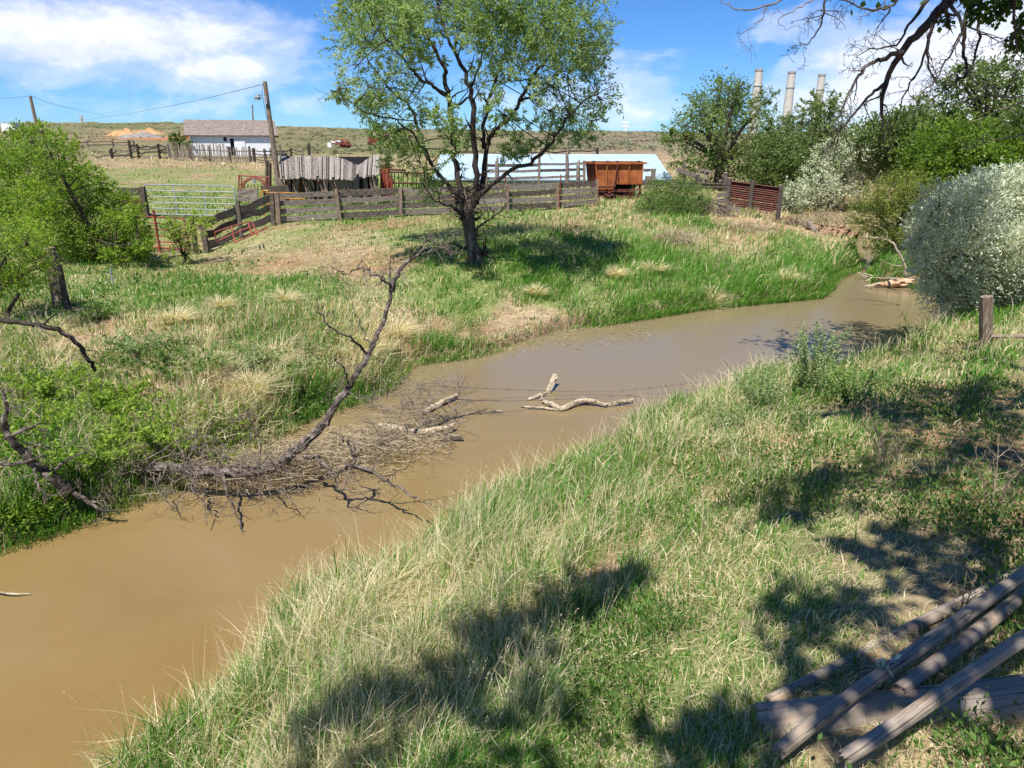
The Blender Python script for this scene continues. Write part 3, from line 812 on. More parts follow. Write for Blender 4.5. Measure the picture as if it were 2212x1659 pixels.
add_grass(gn, gf, gp, near_fringe(6500, 19), True)
# straw matted low among the green
def matted(n, r0, r1, seed):
    x, y, g = scatter(n, r0, r1, seed, 46)
    c = cover(x, y); s = river_sd(x, y)
    keep = (s > 0.1) & (g.random(n) < np.clip(1.25 - c[:, 0] * 1.1, 0.1, 1) * np.clip(c[:, 2] * 1.1 - .1 + .7 * vnoise(np.stack([x, y], 1), 3.0, 71), .12, 1))
    x, y, s = x[keep], y[keep], s[keep]
    m = len(x); r = np.hypot(x, y); z = height(x, y)
    a = g.random(m) * 2 * PI; L = g.uniform(0.8, 2.2, m)
    return x, y, z, g.uniform(0.03, 0.10, m), 0.0018 + r * 0.0007, np.stack([np.cos(a) * L, np.sin(a) * L], 1), g.uniform(0.0, 0.22, m), r, g
add_grass(gn, gf, gp, matted(150000, 2.0, 30, 5), False)
# thin seeding stalks standing above the rest on the near bank
sx, sy, sz, sh, sw, sl, stt, sr, sg = grass_layer(42000, 3.0, 17, 9, 0, 1.0, True)
kk = (cover(sx, sy)[:, 1] > 0.22) & (sg.random(len(sx)) < np.clip(.5 + vnoise(np.stack([sx, sy], 1), 1.6, 72), .08, 1))
sh = np.maximum(sh, 0.1) * 1.5 + 0.12
add_grass(gn, gf, gp, (sx[kk], sy[kk], sz[kk], sh[kk], sw[kk], sl[kk], np.clip(stt[kk] * 0.2, 0, 1), sr[kk], sg), True)
# seed heads on the tips
hp = np.stack([sx, sy, sz], 1)[kk][::3]; hh = sh[kk][::3]; hl = sl[kk][::3]
tipp = hp + np.stack([hl[:, 0] * hh, hl[:, 1] * hh, hh * 0.93], 1)
for q in range(5):
    leaves(gn, tipp - np.stack([hl[:, 0] * hh, hl[:, 1] * hh, hh], 1) * (q * 0.03), 0.016, rng, 0.3, np.full(len(tipp), 0.10), -1.6)
tag(gn.build('grass', M['grass'], origin=(0, 0, 0)), 'mixed green and straw coloured grass covering the near river bank', 'grass', kind='stuff')
tag(gf.build('grass', M['grass'], origin=(0, 0, 0)), 'bright green reedy grass and dry tufts on the far river bank', 'grass', kind='stuff')
tag(gp.build('grass', M['grass'], origin=(0, 0, 0)), 'short pasture grass on the slope behind the corral fence', 'grass', kind='stuff')

# low leafy weeds
mb = MB()
x, y, g = scatter(14000, 2.2, 26, 21, 46)
c = cover(x, y); s = river_sd(x, y); XY = np.stack([x, y], 1)
pt = vnoise(XY, 1.3, 41)
near = edge_side(x, y)
keep = (s > 0.3) & (pt > 0.0) & (g.random(len(x)) < np.where(near, 0.95, 0.35)) & ((x > y * 0.08) | ~near | (y > 30))
x, y = x[keep], y[keep]; z = height(x, y)
for i in range(len(x)):
    r = math.hypot(x[i], y[i]); n = 26
    H = g.uniform(0.10, 0.27) * (1 if near[keep][i] else .8); R = g.uniform(0.05, 0.14)
    P = np.stack([x[i] + g.normal(0, R, n), y[i] + g.normal(0, R, n), z[i] + g.random(n) * H], 1)
    dd = P - np.array([x[i], y[i], z[i] - .03]); dd /= np.linalg.norm(dd, axis=1)[:, None] + 1e-6
    leaves(mb, P, ((0.024 if near[keep][i] else 0.03) + r * 0.0014) * g.uniform(.7, 1.6), g, g.uniform(.25, .5), np.clip(g.normal(0.5, 0.12) + g.normal(0, .2, n), 0, 1), -0.2, 0.9, dirs=dd * 1.2)
tag(mb.build('leafy_weeds', M['weed'], origin=(0, 0, 0)), 'low leafy green weeds growing through the grass', 'weeds', kind='stuff')

# brambles and rank weeds massed on the lower left of the far bank
mb = MB(); g = np.random.default_rng(55)
for (cx, cy, sx_, sy_, n, t0) in [(60, 900, 90, 45, 34, .8), (200, 880, 90, 50, 36, .75), (330, 960, 60, 25, 14, .8), (120, 1000, 110, 30, 22, .6), (60, 1110, 80, 25, 22, .55), (250, 800, 80, 35, 16, .35), (380, 780, 50, 30, 12, .4), (60, 790, 60, 40, 14, .5), (430, 900, 50, 25, 8, .7), (530, 770, 45, 20, 10, .45), (320, 1000, 90, 20, 12, .6)]:
    for q in range(n):
        a, b = cx + g.normal(0, sx_ * .6), cy + g.normal(0, sy_ * .6)
        p = ground_at(a, b)
        if river_sd(p[0:1], p[1:2])[0] < .1: continue
        if g.random() < .25: continue
        R = g.uniform(.12, .30); m_ = 130; v = g.normal(0, 1, (m_, 3)); v /= np.linalg.norm(v, axis=1)[:, None]
        P = p + v * np.array([R, R, R * .9]) * g.uniform(.5, 1, (m_, 1)); P[:, 2] = p[2] + np.abs(P[:, 2] - p[2]) * g.uniform(.8, 1.7)
        leaves(mb, P, .05, g, .45, np.clip(t0 - .12 + g.normal(0, .2) + g.normal(0, .18, m_), 0, 1), -.1, .7)
tag(mb.build('brambles', M['lime'], origin=(0, 0, 0)), 'yellow green brambles massed on the lower left of the far bank', 'brambles', kind='stuff')

# dead stems standing and lying through the brambles of the left bank
mb = MB(); g = np.random.default_rng(57)
la = g.uniform(-40, 620, 2600); lb = 880 + g.normal(0, 75, 2600) - np.clip(la - 400, 0, 300) * .25
PP = np.array([atz(a, b, .75) for a, b in zip(la, lb)]); hz_ = height(PP[:, 0], PP[:, 1]); sd_ = river_sd(PP[:, 0], PP[:, 1])
for q in range(2600):
    if sd_[q] < .1: continue
    p = np.array([PP[q, 0], PP[q, 1], hz_[q]]); d = nrm(g.normal(0, 1, 3) * [1, .8, .6] + [0, 0, .45]); d[2] = abs(d[2]); L = g.uniform(.2, .65)
    w_ = nrm(np.cross(d, g.normal(0, 1, 3))) * g.uniform(.004, .008); e = p + d * L
    mb.add([p - w_, p + w_, e + w_ * .4, e - w_ * .4], [[0, 1, 2, 3]], g.random())
tag(mb.build('dead_stems', M['dry'], origin=(0, 0, 0)), 'dry dead stems tangled through the green of the left bank', 'dead stems', kind='stuff')
# low sage scrub over the far hills
mb = MB(); x, y, g = scatter(9000, 108, 270, 58, 46, 1.0)
k = g.random(len(x)) < np.clip(.35 + .6 * vnoise(np.stack([x, y], 1), .12, 59) + np.where(x > 0, .25, 0), .05, 1); x, y = x[k], y[k]; z = height(x, y); n = len(x)
R = g.uniform(.15, .5, n); tq = g.uniform(0, .6, n)
for q in range(9):
    P = np.stack([x + g.normal(0, 1, n) * R, y + g.normal(0, 1, n) * R, z + g.random(n) * R * .6], 1); leaves(mb, P, .34, g, .6, np.clip(tq + g.normal(0, .15, n), 0, 1), -.3, .5)
tag(mb.build('sage_scrub', M['scrub'], origin=(0, 0, 0)), 'low olive sage scrub dotted over the distant hills', 'scrub', kind='stuff')

# ------------------------------------------------------------------ farm buildings, fences and yard things
rng = np.random.default_rng(5)
def H(px_unused, py, Y):
    """world height seen at picture row py at depth Y"""
    return CAMZ + Y * ray(0, py)[2] / ray(0, py)[1]

def fence(name, label, cat, posts, rails, bh, bt, ph=None, pw=0.15, mat='fencewood', pmat='postwood', group=None, sag=0.02, round_post=False, over=0.08, front=True, seed=1, skip=()):
    """posts: [(x,y,z base, height)], rails: heights above the ground, one board per bay"""
    g = np.random.default_rng(seed)
    t = thing(name, label, cat, posts[len(posts) // 2][:3], group)
    for (x, y, z, h) in posts:
        m = MB(); lean = g.normal(0, 0.03, 2)
        b = np.array([x, y, z - 0.25]); e = np.array([x + lean[0], y + lean[1], z + h])
        w = pw * g.uniform(0.85, 1.15)
        if round_post: tube(m, np.linspace(b, e, 5), np.linspace(w / 2, w / 2 * 0.92, 5), 8, rough=0.05, rng=g)
        else: beam(m, b, e, w, w * 0.9, (0, 1, 0), tint=g.random(), seg=4, jit=0.006, rng=g)
        m.build('post', M[pmat], t)
    for i in range(len(posts) - 1):
        a = np.array(posts[i][:3]); b = np.array(posts[i + 1][:3])
        d = b - a; d[2] = 0; d = nrm(d); nn = np.array([d[1], -d[0], 0])
        if nn[1] > 0: nn = -nn
        off = -nn * (pw / 2 + bt / 2 + 0.003)
        if not front: off = -off
        ha = posts[i][3]; hb = posts[i + 1][3]
        for j, rr in enumerate(rails):
            if (i, j) in skip: continue
            m = MB()
            p = a + np.array([0, 0, rr + g.normal(0, sag)]) - d * over + off; q = b + np.array([0, 0, rr + g.normal(0, sag)]) + d * over + off * (1.0 + 0.08 * (i % 2))
            # boards bow a little
            n = 6; pts = [p + (q - p) * k / n + np.array([0, 0, -abs(g.normal(0, sag)) * math.sin(PI * k / n)]) for k in range(n + 1)]
            hh = bh * g.uniform(0.85, 1.08); V = []
            for k, c_ in enumerate(pts):
                e1, e2 = g.normal(0, 0.006, 2)
                for (sa_, sb_) in ((-1, -1), (1, -1), (1, 1), (-1, 1)):
                    V.append(c_ + nn * sa_ * bt / 2 + np.array([0, 0, sb_ * hh / 2 + (e1 if sb_ > 0 else e2)]))
            Fq = []
            for k in range(n):
                for u in range(4):
                    A_ = k * 4 + u; B_ = k * 4 + (u + 1) % 4; Fq.append([A_, A_ + 4, B_ + 4, B_])
            Fq += [[0, 1, 2, 3], [n * 4 + 3, n * 4 + 2, n * 4 + 1, n * 4]]
            m.add(V, Fq, g.random())
            m.build('rail', M[mat], t)
    return t

def PB(px, Y, h): p = atg(px, Y); return (p[0], p[1], p[2], h)
def PZ(px, py, h):
    p = ground_at(px, py); return (p[0], p[1], gz(p[0], p[1]), h)
p2 = PZ(603, 485, 1.32)
main_posts = [p2, PZ(735, 477, 1.32), PZ(866, 469, 1.32), PZ(980, 464, 1.3), PZ(1096, 459, 1.3), PZ(1203, 452, 1.3), PZ(1288, 446, 1.35)]
fence('corral_fence', 'grey weathered four board corral fence running behind the big willow', 'fence', main_posts, [0.22, 0.53, 0.84, 1.16], 0.25, 0.04, seed=3)
fence('corral_fence', 'darker board fence wing dropping left towards the gate', 'fence', [PB(448, 27.3, 1.35), PB(522, 28.8, 1.35), (p2[0] - 0.22, p2[1] - 0.05, p2[2], 1.3)], [0.25, 0.65, 1.05], 0.30, 0.045, mat='darkwood', pmat='fencewood', seed=4, sag=0.05)
fence('back_fence', 'second board fence with a pale top rail behind the corral fence', 'fence', [PB(1050, 43, 1.9), PB(1164, 44.5, 2.3), PB(1262, 46, 1.8)], [0.5, 0.9, 1.3, 1.62], 0.16, 0.04, seed=6)
for px, Y, h, lab in [(1074, 42, 2.2, 'splintered grey post just right of the willow trunk'), (1223, 44, 2.6, 'tall splintered grey post rising against the blue roof'), (1247, 42.5, 2.1, 'short jagged post between the splintered post and rusty hopper')]:
    m = MB(); b = atg(px, Y)
    tube(m, [b - [0, 0, .3], b + [0.02, 0, h * .5], b + [0.0, 0, h * .85], b + [0.05, 0, h]], [.13, .12, .11, .03], 7, rough=0.12, rng=rng)
    tag(m.build('broken_post', M['fencewood']), lab, 'post', 'broken posts behind the corral fence')
for px, py, h, lab in [(1091, 457, 1.75, 'red steel stake tied to the corral fence beside the willow'), (1208, 451, 1.7, 'red steel stake at the middle post near the hopper')]:
    m = MB(); b = ground_at(px, py); b = onground(b); b = b + [0, -0.16, 0]
    beam(m, b - [0, 0, .3], b + [0.03, 0, h], 0.05, 0.04, (0, 1, 0)); beam(m, b + [0, -.04, -.3], b + [0.03, -.04, h], 0.012, 0.04, (0, 1, 0))
    tag(m.build('fence_stake', M['redpipe']), lab, 'stake', 'red steel stakes on the corral fence')

# galvanised tube gate
def tube_gate(name, label, a, b, h, bars, mat, r=0.028, verts=(0.33, 0.66), group=None, zlift=0.15):
    t = thing(name, label, 'gate', (a + b) / 2, group)
    up = np.array([0, 0, 1.0]); c_ = 0.12; d = nrm(b - a)
    A = a + up * zlift; B = b + up * zlift
    loop = [A, A + up * h * .5, A + up * (h - c_), A + up * (h - .03) + d * .05, A + up * h + d * c_, (A + B) / 2 + up * h, B + up * h - d * c_, B + up * (h - .03) - d * .05, B + up * (h - c_), B + up * h * .5, B, (A + B) / 2, A]
    m = MB(); tube(m, loop, r, 8, cap=False); m.build('gate_frame', M[mat], t)
    for k in range(1, bars - 1):
        m = MB(); z = up * h * k / (bars - 1); tube(m, [A + z, (A + B) / 2 + z, B + z], r * 0.8, 6); m.build('gate_bar', M[mat], t)
    for v in verts:
        m = MB(); q = A + (B - A) * v; beam(m, q, q + up * h, 0.05, 0.015, (0, 1, 0)); m.build('gate_brace', M[mat], t)
    return t
tube_gate('farm_gate', 'galvanised six bar tube gate left of the corral fence', atg(322, 33.5), atg(514, 32.5), 1.3, 6, 'galv')
tube_gate('farm_gate', 'rusty tube gate half hidden behind the fresh green bush', atg(300, 27.5), atg(410, 27.2), 1.15, 6, 'redpipe', verts=(0.42,))
m = MB(); b = atg(346, 27.3); tube(m, [b - [0, 0, .3], b + [0, 0, 1.6]], 0.045, 8)
tag(m.build('gate_post', M['redpipe']), 'rusty pipe post standing beside the rusty tube gate', 'post')
m = MB(); b = atg(424, 27.1); tube(m, [b - [0, 0, .3], b + [0.02, 0, 0.7], b + [0, 0, 1.4]], 0.1, 8, rough=.06, rng=rng)
tag(m.build('wooden_post', M['darkwood']), 'dark wooden post closing the left end of the fence wing', 'post')
t = thing('plank_fence', 'short dark red board panel at the left end of the galvanised gate', 'fence', atg(295, 33.2))
for k in range(3):
    m = MB(); a = atg(262, 33.4); b = atg(318, 33.4)
    z = np.array([0, 0, 0.3 + 0.42 * k]); beam(m, a + z, b + z, 0.05, 0.36, seg=4, jit=.006, rng=rng); m.build('board', M['rustdark'] if k < 2 else M['darkwood'], t)
m = MB(); a = atg(318, 33.3); beam(m, a - [0, 0, .3], a + [0, 0, 1.4], .2, .2, (0, 1, 0), seg=3, jit=.006, rng=rng); m.build('post', M['darkwood'], t)
# bent rusty frame lying against the fence wing
t = thing('bent_frame', 'bent rusty pipe frame lying against the dark fence wing', 'scrap frame', atg(510, 27))
for k, pth in enumerate([[(468, 523, 26.2), (464, 502, 26.2), (500, 489, 26.4), (540, 478, 26.8), (546, 482, 26.8), (556, 508, 26.4)], [(474, 519, 26), (505, 505, 26.2), (542, 489, 26.5)], [(506, 524, 25.7), (540, 509, 26), (578, 492, 26.3)], [(500, 490, 26.3), (508, 524, 25.8)], [(536, 480, 26.7), (545, 508, 26.1)]]):
    m = MB(); P = np.array([at(*q) for q in pth]); P[:, 2] = np.maximum(P[:, 2], height(P[:, 0], P[:, 1]) + .03)
    tube(m, P, 0.028, 6); m.build('pipe', M['redpipe'], t)
# yellow gate leaning behind the fence
t = thing('pipe_panel', 'yellow pipe panel leaning behind the corral fence near the pole', 'gate', atg(610, 32.5))
yb = 32.3
for k, (a, b) in enumerate([((566, 416), (655, 418)), ((570, 430), (660, 430)), ((572, 441), (660, 441)), ((574, 452), (660, 452))]):
    m = MB(); P = [at(a[0], a[1], yb), at((a[0] + b[0]) / 2, (a[1] + b[1]) / 2 - 1, yb + .5), at(b[0], b[1], yb + 1)]
    tube(m, P, 0.03, 6); m.build('pipe', M['yellowpipe'], t)
m = MB(); tube(m, smooth_path([at(575, 470, yb), at(565, 440, yb), at(563, 420, yb), at(568, 412, yb), at(580, 412, yb)]), 0.03, 6); m.build('pipe', M['yellowpipe'], t)

# red round feeder
t = thing('hay_feeder', 'red pipe hay feeder with a curved hoop left of the leaning pole', 'feeder', atg(550, 35.5))
def fp(px, py, Y=35.5): return at(px, py, Y)
m = MB()
for P in ([fp(516, 437), fp(516, 378)], [fp(586, 437), fp(580, 382)], [fp(516, 379), fp(582, 383)], [fp(516, 386), fp(520, 378)], [fp(520, 437, 36.8), fp(522, 384, 36.8)], [fp(576, 437, 36.8), fp(574, 386, 36.8)]):
    tube(m, P, 0.035, 6)
m.build('frame', M['redpipe'], t)
for rr in (27, 23):
    m = MB(); tube(m, [fp(549 + rr * math.cos(a), 407 - rr * 0.88 * math.sin(a), 35.5 + (27 - rr) * .1) for a in np.linspace(0, PI, 15)], 0.035, 6); m.build('hoop', M['redpipe'], t)
for k in range(9):
    m = MB(); tube(m, [fp(521 + k * 7.2, 418), fp(521 + k * 7.2, 398 + (2 if k % 2 else 0))], 0.02, 5); m.build('bar', M['rustdark'], t)
m = MB(); box(m, fp(549, 388, 35.9), (0.12, .08, .34)); m.build('tin', M['galv'], t)
t = thing('board_trough', 'grey board trough standing under the red hay feeder', 'trough', atg(535, 34.5))
for k, (y0, hh) in enumerate(((413, .18), (420, .16), (430, .2))):
    m = MB(); beam(m, fp(513, y0, 34.6), fp(557, y0 - 1, 34.4), .05, hh, seg=3, jit=.008, rng=rng); m.build('board', M['fencewood'], t)
m = MB(); beam(m, fp(516, 438, 34.7), fp(516, 408, 34.7), .12, .1, (0, 1, 0)); m.build('post', M['darkwood'], t)
m = MB(); beam(m, fp(568, 410, 34), fp(626, 407, 34), .3, .32, seg=5, jit=.015, rng=rng); beam(m, fp(571, 428, 34), fp(572, 410, 34), .08, .08, (0, 1, 0)); beam(m, fp(622, 428, 34), fp(621, 410, 34), .08, .08, (0, 1, 0))
tag(m.build('log_trough', M['darkwood']), 'black charred trough lying at the foot of the leaning pole', 'trough')
for px, y0, lab in ((577, 347, 'tall dark post left of the leaning pole'), (583, 352, 'shorter dark post beside the shed corner')):
    m = MB(); b = atg(px, 38.5); e = at(px, y0, 38.5); tube(m, [b - [0, 0, .2], (b + e) / 2, e], .09, 7, rough=.08, rng=rng)
    tag(m.build('wooden_post', M['darkwood']), lab, 'post', 'dark posts by the leaning pole')

# collapsed shed
t = thing('old_shed', 'collapsing low shed with a sagging grey board roof', 'shed', atg(700, 38))
ridge = [(602, 337), (660, 338), (725, 340), (745, 345), (770, 357), (776, 358), (795, 344), (808, 338), (822, 334)]
eave = [(606, 387), (650, 387), (705, 388), (735, 389), (762, 391), (772, 380), (784, 386), (805, 382), (818, 377)]
def pl(P, u):
    x = P[0][0] + (P[-1][0] - P[0][0]) * u; xs = [q[0] for q in P]; ys = [q[1] for q in P]
    return x, float(np.interp(x, xs, ys))
m = MB(); nb = 44
for k in range(nb):
    u0 = (k + 0.01) / nb; u1 = (k + 0.985) / nb
    if k in (8, 31): u1 = (k + 0.7) / nb
    a, b = pl(ridge, u0), pl(ridge, u1); c_, d_ = pl(eave, u0), pl(eave, u1)
    gap = rng.random() < 0.14
    if gap: b = ((a[0] + b[0]) / 2 + .2, b[1]); d_ = ((c_[0] + d_[0]) / 2, d_[1])
    je = rng.normal(0, 1.3) + (rng.random() < .10) * -5; jr = rng.normal(0, .5)
    Yr, Ye = 39.2, 36.4
    V = [at(a[0], a[1] + jr, Yr), at(b[0], b[1] + jr, Yr), at(d_[0] + rng.normal(0, .4), d_[1] + je, Ye - .03 * (k % 2)), at(c_[0] + rng.normal(0, .4), c_[1] + je, Ye - .03 * (k % 2))]
    V = np.array(V); V[:, 2] += 0.012 * (k % 2); nn = nrm(np.cross(V[1] - V[0], V[3] - V[0])) * .03
    V = np.concatenate([V, V - nn])
    m.add(V, [[0, 1, 2, 3], [7, 6, 5, 4], [0, 4, 5, 1], [1, 5, 6, 2], [2, 6, 7, 3], [3, 7, 4, 0]], rng.random())
srf = m.build('roof', M['shedroof'], t)
m = MB()
for k in range(38):
    px = 612 + k * 5.35
    if k in (24, 29, 30): continue
    top = pl(eave, (k + .5) / 38)[1] - 1 + rng.normal(0, 2) + (6 if 26 < k < 31 else 0)
    e = at(px, top, 36.9); b = atg(px, 36.9)
    beam(m, b - [0, 0, .1], e + [rng.normal(0, .04), 0, 0], .125, .03, (0, 1, 0), tint=rng.random())
m.build('wall', M['rustwall'], t)
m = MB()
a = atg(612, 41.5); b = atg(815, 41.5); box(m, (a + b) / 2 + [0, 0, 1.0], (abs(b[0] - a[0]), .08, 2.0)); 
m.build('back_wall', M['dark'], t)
for px in (606, 612, 704, 757, 812):
    m = MB(); b = atg(px, 36.7); e = at(px, 384, 36.7); beam(m, b - [0, 0, .2], e, .2, .18, (0, 1, 0), seg=3, jit=.01, rng=rng); m.build('post', M['postwood'], t)
for px in (640, 680, 730, 772, 800):
    m = MB(); r_ = pl(ridge, (px - 602) / 220); e_ = pl(eave, (px - 602) / 220); tube(m, [at(px, r_[1] + 3, 39.2), at(px, e_[1] + 1, 36.6)], .05, 5); m.build('rafter', M['darkwood'], srf)

# rusty chute and pipe frame right of the shed
t = thing('cattle_chute', 'rusty pipe cattle chute between the old shed and the willow', 'chute', atg(850, 38))
for px, y0 in ((824, 360), (830, 358), (838, 362), (846, 380)):
    m = MB(); b = atg(px, 37.5); tube(m, [b, at(px, y0, 37.5)], .07, 6); m.build('upright', M['redpipe'], t)
for (a, b) in (((822, 360), (846, 362)), ((838, 366), (876, 368)), ((838, 371), (935, 375)), ((845, 395), (935, 397)), ((845, 408), (935, 409)), ((840, 425), (935, 426))):
    m = MB(); tube(m, [at(a[0], a[1], 37.6), at(b[0], b[1], 38)], .05, 6); m.build('rail', M['rustdark'], t)
for k in range(9):
    m = MB(); px = 852 + k * 9.5; tube(m, [at(px, 374, 37.8), at(px, 426, 37.8)], .025, 5); m.build('bar', M['rustdark'], t)
m = MB(); box(m, at(833, 395, 38.2), (0.5, .06, 1.6)); m.build('panel', M['rust'], t)

# long pale blue metal barn roof behind the willow
t = thing('metal_barn', 'long low barn with a pale blue metal roof behind the fence', 'barn', atg(1180, 53))
Yr, Yf, Yb = 57.0, 50.5, 63.5
xl, xr = at(960, 333, Yr)[0], at(1407, 335, Yr)[0]
zr = H(0, 333, Yr); ze = H(0, 384, Yf)
m = MB()
def slab(m, A, B, C_, D_, th, tint=.5):
    V = np.array([A, B, C_, D_], float); nn = nrm(np.cross(V[1] - V[0], V[3] - V[0])) * th
    V = np.concatenate([V, V - nn]); m.add(V, [[0, 1, 2, 3], [7, 6, 5, 4], [0, 4, 5, 1], [1, 5, 6, 2], [2, 6, 7, 3], [3, 7, 4, 0]], tint)
slab(m, (xl - .3, Yf - .3, ze - .1), (xr + .3, Yf - .3, ze - .1), (xr + .3, Yr, zr), (xl - .3, Yr, zr), .08)
slab(m, (xl - .3, Yr + .01, zr), (xr + .3, Yr + .01, zr), (xr + .3, Yb + .3, ze - .1), (xl - .3, Yb + .3, ze - .1), .08)
for k in range(27):
    xx = xl + (xr - xl) * k / 26
    beam(m, (xx, Yf - .3, ze - .09), (xx, Yr, zr + .01), .04, .05)
m.build('roof', M['barnroof'], t)
m = MB(); g0 = 1.4
V = [(xl, Yf, g0), (xr, Yf, g0), (xr, Yf, ze - .12), (xl, Yf, ze - .12)]; m.add(V, [[0, 1, 2, 3]])
V = [(xr, Yf, g0), (xr, Yb, g0), (xr, Yb, ze - .12), (xr, Yr, zr - .12), (xr, Yf, ze - .12)]; m.add([V[0], V[1], V[2], V[4]], [[0, 1, 2, 3]]); m.add([V[4], V[2], V[3]], [[0, 1, 2]])
V = [(xl, Yf, g0), (xl, Yb, g0), (xl, Yb, ze - .12), (xl, Yr, zr - .12), (xl, Yf, ze - .12)]; m.add([V[0], V[1], V[2], V[4]], [[3, 2, 1, 0]]); m.add([V[4], V[2], V[3]], [[2, 1, 0]])
m.build('wall', M['barnroof'], t)

# rusty hopper wagon
t = thing('hopper_wagon', 'rusty orange steel hopper wagon on a dark undercarriage', 'wagon', atg(1335, 42))
Yw = 41.0
def wp(px, py, dY=0.0): return at(px, py, Yw + dY)
x0, x1 = wp(1287, 355)[0], wp(1390, 355)[0]
zt, zb, zbl = H(0, 354, Yw), H(0, 397, Yw), H(0, 408, Yw); dep = 2.6
def quadbox(m, pts, th, tint=.5):
    slab(m, *pts, th, tint)
m = MB()
xm = x0 + (x1 - x0) * .40
quadbox(m, [(x0, Yw, zt), (xm, Yw, zt), (xm, Yw + .06, zbl), (x0 + .14, Yw + .06, zbl)], -.04)
quadbox(m, [(xm, Yw, zt), (x1, Yw, zt), (x1, Yw + .05, zb), (xm, Yw + .05, zb)], -.04, .55)
quadbox(m, [(x0 - .28, Yw + dep, zt), (x0, Yw, zt), (x0 + .14, Yw + .06, zbl), (x0 - .05, Yw + dep, zbl)], -.04, .3)
quadbox(m, [(x1, Yw, zt), (x1, Yw + dep, zt), (x1, Yw + dep, zb), (x1, Yw + .05, zb)], -.04, .4)
quadbox(m, [(x1, Yw + dep, zt), (x0 - .28, Yw + dep, zt), (x0 - .05, Yw + dep - .1, zb), (x1, Yw + dep - .1, zb)], -.04, .4)
quadbox(m, [(x0 + .14, Yw + .06, zbl), (xm, Yw + .06, zbl), (xm, Yw + dep, zb), (x0 + .1, Yw + dep, zb)], .04, .3)
quadbox(m, [(xm, Yw + .06, zb), (x1, Yw + .06, zb), (x1, Yw + dep, zb), (xm, Yw + dep, zb)], .04, .3)
hop = m.build('hopper_body', M['rust'], t)
for k, f in enumerate((0.0, .235, .46, .70, .985)):
    m = MB(); xx = x0 + (x1 - x0) * f; zz = zbl if f < .4 else zb
    beam(m, (xx + (.12 if f == 0 else 0), Yw - .04, zz), (xx, Yw - .06, zt), .05, .07, (0, 1, 0)); m.build('rib', M['rust'], hop)
for k in range(5):
    m = MB(); yy = Yw + .35 + k * .5; xx = x0 - .28 * (yy - Yw) / dep
    beam(m, (xx + .14, yy, zbl), (xx - .05, yy, zt), .07, .05, (1, 0, 0)); m.build('rib', M['rustdark'], hop)
m = MB()
beam(m, (x0 - .12, Yw - .06, zt + .04), (x1 + .18, Yw - .06, zt + .04), .16, .10); beam(m, (x0 - .42, Yw + dep, zt + .04), (x1 + .1, Yw + dep, zt + .04), .12, .10)
beam(m, (x0 - .08, Yw, zt + .04), (x0 - .38, Yw + dep, zt + .04), .14, .10); beam(m, (x1 + .03, Yw, zt + .04), (x1 + .03, Yw + dep, zt + .04), .14, .10)
m.build('rim', M['rust'], t)
for px in (1283, 1312, 1334, 1380):
    m = MB(); p = wp(px, 350); box(m, p, (.16, .12, .13)); tube(m, [p, p + [.22, -.05, .02]], .025, 5); m.build('latch', M['rustdark'], hop)
m = MB(); tube(m, [wp(1334, 352, -.1), wp(1333, 366, -.14), wp(1328, 397, -.12)], .045, 6); tube(m, [wp(1333, 360, -.12), wp(1336, 378, -.12)], .025, 5); m.build('lever', M['rustdark'], hop)
m = MB(); zg = gz((x0 + x1) / 2, Yw)
for xx in (x0 + .1, x1 - .1):
    for yy in (Yw + .2, Yw + dep - .2): beam(m, (xx, yy, zg), (xx, yy, zb), .12, .12, (0, 1, 0))
beam(m, (x0, Yw + .15, zg + .50), (x1, Yw + .15, zg + .50), .1, .16); beam(m, (x0 + .1, Yw + .1, zg + .12), (x1 - .45, Yw + .1, zg + .12), .1, .24)
beam(m, (x0 + .2, Yw + .2, zb), (xm + .3, Yw + .2, zg + .2), .08, .08); beam(m, (x1 - .1, Yw + .2, zb), (xm + .5, Yw + .2, zg + .2), .08, .08)
m.build('undercarriage', M['rustdark'], t)
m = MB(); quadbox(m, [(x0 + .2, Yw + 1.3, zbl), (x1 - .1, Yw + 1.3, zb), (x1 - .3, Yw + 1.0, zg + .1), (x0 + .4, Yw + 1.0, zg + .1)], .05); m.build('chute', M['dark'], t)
for px, py, r in ((1306, 428, .30), (1364, 430, .30)):
    m = MB(); c_ = wp(px, py, .35); c_[2] = zg + r
    tube(m, [c_ + [0, -.12, 0], c_ + [0, .12, 0]], r, 20); m.build('wheel', M['rustdark'] if px < 1350 else M['rust'], t)
m = MB(); p = wp(1318, 424, -.05)
for q in range(5): tube(m, [p + [rng.normal(0, .25), rng.normal(0, .1), rng.normal(0, .2)], p + [rng.normal(0, .25), rng.normal(0, .1), rng.normal(0, .2)]], .045, 6)
tube(m, [wp(1318, 433, -.1), wp(1336, 429, -.1)], .08, 7); m.build('gearbox', M['rustdark'], t)
m = MB(); tube(m, [wp(1279, 404, -.5), wp(1329, 403, -.4)], .06, 7); m.build('drive_shaft', M['rustdark'], t)
m = MB(); tube(m, smooth_path([wp(1372, 410, -.1), wp(1376, 416, -.1), wp(1373, 424, -.1)]), .03, 5); tube(m, [wp(1380, 410, -.1), wp(1376, 416, -.1)], .025, 5); m.build('chain_hook', M['galv'], t)

